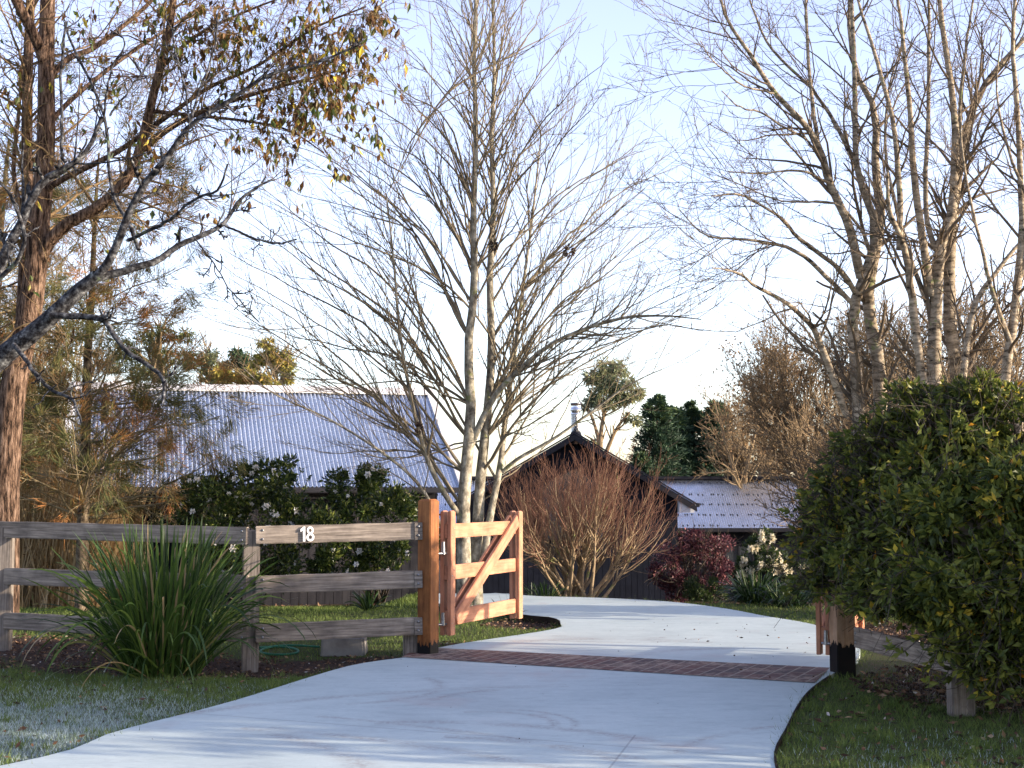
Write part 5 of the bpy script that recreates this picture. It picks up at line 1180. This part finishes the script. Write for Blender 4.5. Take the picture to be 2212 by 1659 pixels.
far_leaf('gum_tree', 'tall slim gum with an airy grey green crown beside the flue', 'tree', [[(1300, 1090), (1296, 1000), (1300, 920), (1318, 850)], [(1300, 990), (1288, 930), (1270, 880)], [(1300, 1000), (1330, 930), (1360, 890)]], 60, .17,
         [(1325, 800, 38, 32), (1290, 830, 35, 30), (1345, 835, 45, 32), (1375, 855, 22, 22), (1275, 865, 25, 22), (1310, 860, 40, 20), (1362, 905, 16, 14), (1280, 955, 14, 8)], 7500, .30, .07, 'euca', 111, 'distant gum trees')
far_leaf('gum_tree', 'distant gum with golden lit crown above the shed ridge, the highest there', 'tree', [[(600, 900), (598, 830), (590, 770)], [(600, 840), (620, 790), (625, 760)]], 60, .16, [(575, 755, 26, 22), (605, 775, 30, 26), (618, 800, 22, 28), (555, 775, 20, 18)], 4200, .28, .07, 'eucay', 112, 'distant gum trees')
far_leaf('gum_tree', 'dark distant gum just left of the golden crowned one', 'tree', [[(525, 900), (525, 830), (520, 780)]], 62, .15, [(520, 770, 28, 22), (505, 790, 24, 18), (538, 790, 22, 20), (525, 815, 26, 18)], 3500, .26, .07, 'conifer', 113, 'distant gum trees')
far_leaf('gum_tree', 'low golden green gum resting on the shed ridge line', 'tree', [[(560, 900), (558, 860), (550, 820)]], 58, .14, [(548, 815, 34, 20), (575, 825, 25, 16), (500, 815, 28, 18), (470, 812, 28, 18)], 3600, .26, .07, 'eucay', 114, 'distant gum trees')
far_leaf('gum_tree', 'thin grey green gum between the pine and the dark gum', 'tree', [[(455, 900), (452, 820), (448, 750)]], 60, .12, [(448, 765, 22, 22), (470, 785, 20, 16), (435, 790, 26, 22), (460, 815, 30, 16)], 2600, .26, .07, 'euca', 115, 'distant gum trees')
far_leaf('pine_tree', 'spreading dark pine above the left part of the shed ridge', 'tree', [[(345, 920), (340, 840), (335, 770), (345, 710)]], 48, .24, [(340, 720, 55, 18), (390, 725, 40, 18), (300, 745, 60, 22), (370, 765, 60, 20), (410, 785, 34, 14), (330, 800, 55, 20), (250, 780, 60, 30)], 8000, .22, .035, 'pine', 116)
def conifer(name, label, px, top, bot, Y, halfw, seed, group, N=7000):
    rng = np.random.default_rng(seed); tk = limb([(px, bot), (px + 1, (top + bot) / 2), (px, top)], Y, Y, .2, .03, 14)
    t = thing(name, label, 'tree', tuple(tk[0][0]), group)
    a = Acc(); tubes(a, tk[0], tk[1], 7); H = tk[0][-1][2] - tk[0][0][2]; K = 120; f_ = np.linspace(.03, .98, K); az = rng.uniform(0, 2 * np.pi, K)
    ln = halfw * Y / F * (1 - f_) ** .75 * rng.uniform(.6, 1.2, K) + .12; s = tk[0][0] + np.array([0, 0, 1.0]) * (f_ * H)[:, None]
    e = s + np.c_[np.cos(az) * ln, np.sin(az) * ln, ln * rng.uniform(.1, .5, K)]; Bp = np.stack([s, (s + e) / 2 - np.array([0, 0, .05]), e], 1); tubes(a, Bp, np.tile([[.04, .025, .01]], (K, 1)), 4)
    obj('trunk', a, M['bark_dark'], t, True)
    a = Acc(); per = N // K
    for i in range(K):
        u_ = rng.random(per) ** .8; pos = s[i] + (e[i] - s[i]) * (0.15 + .9 * u_)[:, None] + rng.normal(0, 1, (per, 3)) * np.array([.16, .16, .09]) * (ln[i] ** .5)
        leaves(a, pos, (e[i] - s[i]) / ln[i] + rng.normal(0, .6, (per, 3)) + np.array([0, 0, .2]), .26, .07, rng, np.clip(rng.random(per) * .7 + .3 * (f_[i] > .75), 0, 1))  # top tiers get lighter leaf tones: sunlight put into the colour
    obj('crown', a, M['conifer'], t); return t
conifer('conifer', 'tallest dark green conifer, behind the right slope of the gable', 1417, 858, 1060, 64, 62, 121, 'dark conifers behind the rear wing')
conifer('conifer', 'dark conifer just right of the tallest one', 1462, 885, 1060, 66, 46, 122, 'dark conifers behind the rear wing')
conifer('conifer', 'dark conifer between the pointed one and the brown trees', 1497, 872, 1060, 67, 44, 123, 'dark conifers behind the rear wing')
conifer('conifer', 'broad dark conifer partly behind brown twigs at the right', 1550, 870, 1070, 66, 62, 124, 'dark conifers behind the rear wing')
conifer('conifer', 'low conifer to the left of the tallest one, at the roof line', 1385, 985, 1080, 62, 30, 125, 'dark conifers behind the rear wing', 2500)
# brown twiggy trees behind the wing
def twiggy(label, px, top, Y, hw, seed, leafy=0, group='bare brown trees behind the rear wing', r0=.16, n=(26, 420, 1900), mt='bark_far', bot=1120, nm='bare_tree'):
    rng = np.random.default_rng(seed); b0 = P(px, bot, Y); H = (bot - top) * Y / F; st = []
    for i in range(6):
        az = rng.uniform(0, 6.28); sp_ = hw * Y / F * rng.uniform(.2, .7)
        e = b0 + np.array([math.cos(az) * sp_, math.sin(az) * sp_, H * rng.uniform(.75, 1.0)]); st.append(resample(np.array([b0, b0 + (e - b0) * np.array([.3, .3, .45]), e]), np.array([r0, r0 * .55, r0 * .15]), 12))
    SP = np.stack([x[0] for x in st]); SR = np.stack([x[1] for x in st])
    a1 = spawn(SP, SR, n[0] * 3, rng, t=(.15, .95), ang=(50, 14), absl=(hw * Y / F * .75, hw * Y / F * .25), m=8, up=.45, wig=.12, rr=.45, rmin=.014)
    a2 = spawn(*a1, n[1], rng, t=(.2, 1), ang=(38, 12), absl=(hw * Y / F * .36, hw * Y / F * .12), m=6, up=.5, wig=.13, rr=.6, rmin=.010)
    a3 = spawn(*a2, n[2], rng, t=(.2, 1), ang=(38, 12), absl=(hw * Y / F * .17, hw * Y / F * .07), m=4, up=.4, wig=.14, rr=.7, rmin=.008)
    t = tree_obj(nm, label, 'tree', tuple(b0), [(SP, SR, 7)], [(a1[0], a1[1], 4), (a2[0], a2[1], 3), (a3[0], a3[1], 3)], M[mt], M[mt], group)
    if leafy:
        a = Acc(); tips = np.concatenate([a3[0][:, -1], a3[0][:, -2]]); k = rng.choice(len(tips), leafy); pos = tips[k] + rng.normal(0, .12, (leafy, 3)); leaves(a, pos, rng.normal(size=(leafy, 3)), .12 * Y / 50, .065 * Y / 50, rng, rng.random(leafy)); obj('foliage', a, M['oak'], t)
twiggy('brown twiggy tree with russet leaves above the zinc roof, right of the conifers', 1650, 770, 54, 110, 131, 4500)
twiggy('brown bare tree directly above the middle of the zinc roof', 1600, 860, 50, 90, 132, 700)
twiggy('brown bare tree behind the left birch', 1740, 760, 40, 140, 133, 1500, r0=.11, n=(34, 800, 4300))
twiggy('brown bare tree behind the twin trunked birch', 1860, 720, 38, 150, 134, 1800, r0=.11, n=(34, 800, 4300))
twiggy('brown bare tree at the far right behind the rose bush', 2010, 690, 36, 160, 135, 2000, r0=.11, n=(34, 800, 4300))
twiggy('brown bare tree in the far right corner of the wood', 2160, 670, 34, 170, 136, 2000, r0=.11, n=(34, 800, 4300))
twiggy('low brown thicket tree at the right end of the zinc roof', 1800, 930, 30, 150, 137, 400, r0=.06, n=(26, 500, 2300), bot=1250)
twiggy('low bare bush tree behind the left half of the rose bush', 1880, 880, 26, 160, 138, 300, r0=.06, n=(26, 500, 2300), bot=1280)
twiggy('low bare bush tree behind the right half of the rose bush', 2080, 850, 25, 170, 139, 400, r0=.06, n=(26, 500, 2300), bot=1280)
GL = 'pale bare trees at the far left'
twiggy('pale bare tree behind the left trunk of the casuarina', 120, 640, 30, 150, 141, 300, GL, .09, (26, 480, 2200), 'twig_casuarina', 1260)
twiggy('pale bare tree behind the rough barked trunk', 20, 560, 33, 170, 142, 300, GL, .09, (26, 480, 2200), 'twig_casuarina', 1260)
far_leaf('pine_tree', 'dark evergreen mass behind the pale bare trees at far left', 'tree', [[(60, 1200), (60, 1000), (65, 820)]], 40, .3, [(60, 900, 90, 70), (120, 980, 80, 70), (20, 1020, 80, 80), (110, 820, 60, 50), (150, 1080, 70, 60)], 7000, .26, .05, 'pine', 143)
rng = np.random.default_rng(150); a = Acc()
for i in range(420):
    c = np.array([rng.uniform(-75, 75), rng.uniform(76, 92), 0]); c[2] = -2.3 + rng.uniform(.2, 2.9)
    pos, vv = blobpts(rng, c, (2.2, 2.0, 1.0), 60, .3); leaves(a, pos, vv + rng.normal(0, .5, vv.shape), .6, .3, rng, np.clip(rng.random() * .5 + rng.random(60) * .5, 0, 1))
tag(obj('distant_woodland', a, M['pine']), 'low dark band of far woodland along the horizon behind the roofs', 'woodland', kind='stuff')

rng = np.random.default_rng(151)
def patch(N, x0, x1, y0, y1, maxbed=0.45):
    x = rng.uniform(x0, x1, N); y = rng.uniform(y0, y1, N)
    k = ~inside(x, y, DP) & (bedmask(x, y) + rng.normal(0, .12, N) < maxbed); return x[k], y[k]
a = Acc()
for (N, x0, x1, y0, y1, h, wd) in ((125000, -5.2, -0.4, 7.0, 12.2, .028, .0037), (60000, 1.3, 4.2, 6.8, 11.2, .028, .0037), (45000, -7, 0.6, 12.4, 17.5, .035, .007), (36000, -8, -1.0, 17.5, 23, .05, .014), (9000, 2.2, 4.5, 13.5, 19, .04, .01)):
    x, y = patch(N, x0, x1, y0, y1); z = terrain(x, y) + 0.012 * np.sin(x * 3.1 + y * 1.7) * np.cos(y * 2.3 - x) - .004
    k = len(x); b0 = np.c_[x, y, z]; th = rng.uniform(0, 6.28, k); hh = h * rng.uniform(.5, 1.4, k); dx = np.c_[np.cos(th), np.sin(th), np.zeros(k)] * wd / 2
    top = b0 + np.c_[rng.normal(0, .45, (k, 2)) * hh[:, None], hh]
    fr = frostmask(x, y); nz = .5 + .5 * np.sin(x * 4.1 + 1.3 * np.sin(y * 5)) * np.sin(y * 5.3 + np.sin(x * 3.7)); frz = np.clip(fr * (0.55 + .6 * nz), 0, 1)
    g_ = rng.random(k) * .55 + .08 * (rng.random(k) < .1); isf = rng.random(k) < frz * .9
    rv = np.where(isf, .66 + .34 * rng.random(k), g_)
    i = np.arange(k)[:, None] * 3; a.add(np.stack([b0 - dx, b0 + dx, top], 1).reshape(-1, 3), i + np.array([[0, 1, 2]]), np.repeat(rv, 3))
for E_ in (LE, RE):
    k = [i for i in range(len(E_)) if 6.0 < E_[i][1] < 19.3]; e_pts = E_[k]
    for rep_ in range(42):
        x = e_pts[:, 0] + rng.normal(0, .05, len(k)); y = e_pts[:, 1] + rng.normal(0, .06, len(k)); m_ = (rng.random(len(k)) < .8) & (~inside(x, y, DP) | (rng.random(len(k)) < .22)) & (np.sin(x * 9 + y * 7) + rng.normal(0, .4, len(k)) > -.5)
        x = x[m_]; y = y[m_]; kk_ = len(x); b0 = np.c_[x, y, terrain(x, y) + .004]; th = rng.uniform(0, 6.28, kk_); dx = np.c_[np.cos(th), np.sin(th), np.zeros(kk_)] * .0028
        top = b0 + np.c_[rng.normal(0, .03, (kk_, 2)), rng.uniform(.03, .075, kk_)]
        i = np.arange(kk_)[:, None] * 3; a.add(np.stack([b0 - dx, b0 + dx, top], 1).reshape(-1, 3), i + np.array([[0, 1, 2]]), np.repeat(rng.random(kk_) * .6, 3))
# taller weedy tufts scattered through the turf
for _ in range(420):
    x0_, y0_ = (rng.uniform(-5, -.6), rng.uniform(7.3, 12)) if rng.random() < .6 else (rng.uniform(1.6, 4), rng.uniform(7, 11))
    if inside(np.array([x0_]), np.array([y0_]), DP)[0]: continue
    kk_ = 26; x = x0_ + rng.normal(0, .03, kk_); y = y0_ + rng.normal(0, .03, kk_); b0 = np.c_[x, y, terrain(x, y)]; th = rng.uniform(0, 6.28, kk_); dx = np.c_[np.cos(th), np.sin(th), np.zeros(kk_)] * .003
    top = b0 + np.c_[rng.normal(0, .025, (kk_, 2)), rng.uniform(.03, .07, kk_)]; g0 = rng.random() * .35
    i = np.arange(kk_)[:, None] * 3; a.add(np.stack([b0 - dx, b0 + dx, top], 1).reshape(-1, 3), i + np.array([[0, 1, 2]]), np.repeat(g0 + rng.random(kk_) * .25, 3))
tag(obj('grass', a, M['grass']), 'short lawn grass, frosted white in the shade at the lower left', 'grass', kind='stuff')
# leaf litter
a = Acc()
def litter(N, x0, x1, y0, y1, minbed, s, lift=.01, drive=False):
    x = rng.uniform(x0, x1, N); y = rng.uniform(y0, y1, N); ins = inside(x, y, DP)
    k = ins if drive else (~ins & (bedmask(x, y) > minbed)); x = x[k]; y = y[k]; n_ = len(x)
    z = (np.full(n_, .036) if drive else terrain(x, y) + .012 * np.sin(x * 3.1 + y * 1.7) * np.cos(y * 2.3 - x)) + rng.uniform(.0, lift, n_)
    ax = np.c_[rng.normal(size=(n_, 2)), rng.normal(0, .25, n_)]
    leaves(a, np.c_[x, y, z], ax, s * rng.uniform(.5, 1.5, n_), s * .5, rng, rng.random(n_) ** 1.3 * (0.55 if drive else 1), fold=.2)
litter(16000, -6.5, 0.6, 11.2, 16.2, .35, .035, .03); litter(5000, -8, -1, 21.3, 24, .3, .06, .03); litter(7000, 2.4, 6, 8.9, 12, .3, .05, .04); litter(700, 1.6, 4.5, 7, 11, 0, .045, .03); litter(520, -5, -.4, 7.2, 12, 0, .04, .03)
litter(3000, 2.9, 5, 12, 16, .3, .045, .03)
tag(obj('leaf_litter', a, M['litter']), 'brown fallen leaves and bark mulch on the garden beds', 'leaf litter', kind='stuff')
a = Acc(); litter(150, -3, 3.5, 6.5, 19, 0, .013, .004, True); litter(50, 1.5, 3.5, 9.5, 15, 0, .03, .004, True)
tag(obj('fallen_leaves', a, M['litter']), 'tiny dark leaves and crumbs scattered on the pale driveway', 'leaf litter', kind='stuff')
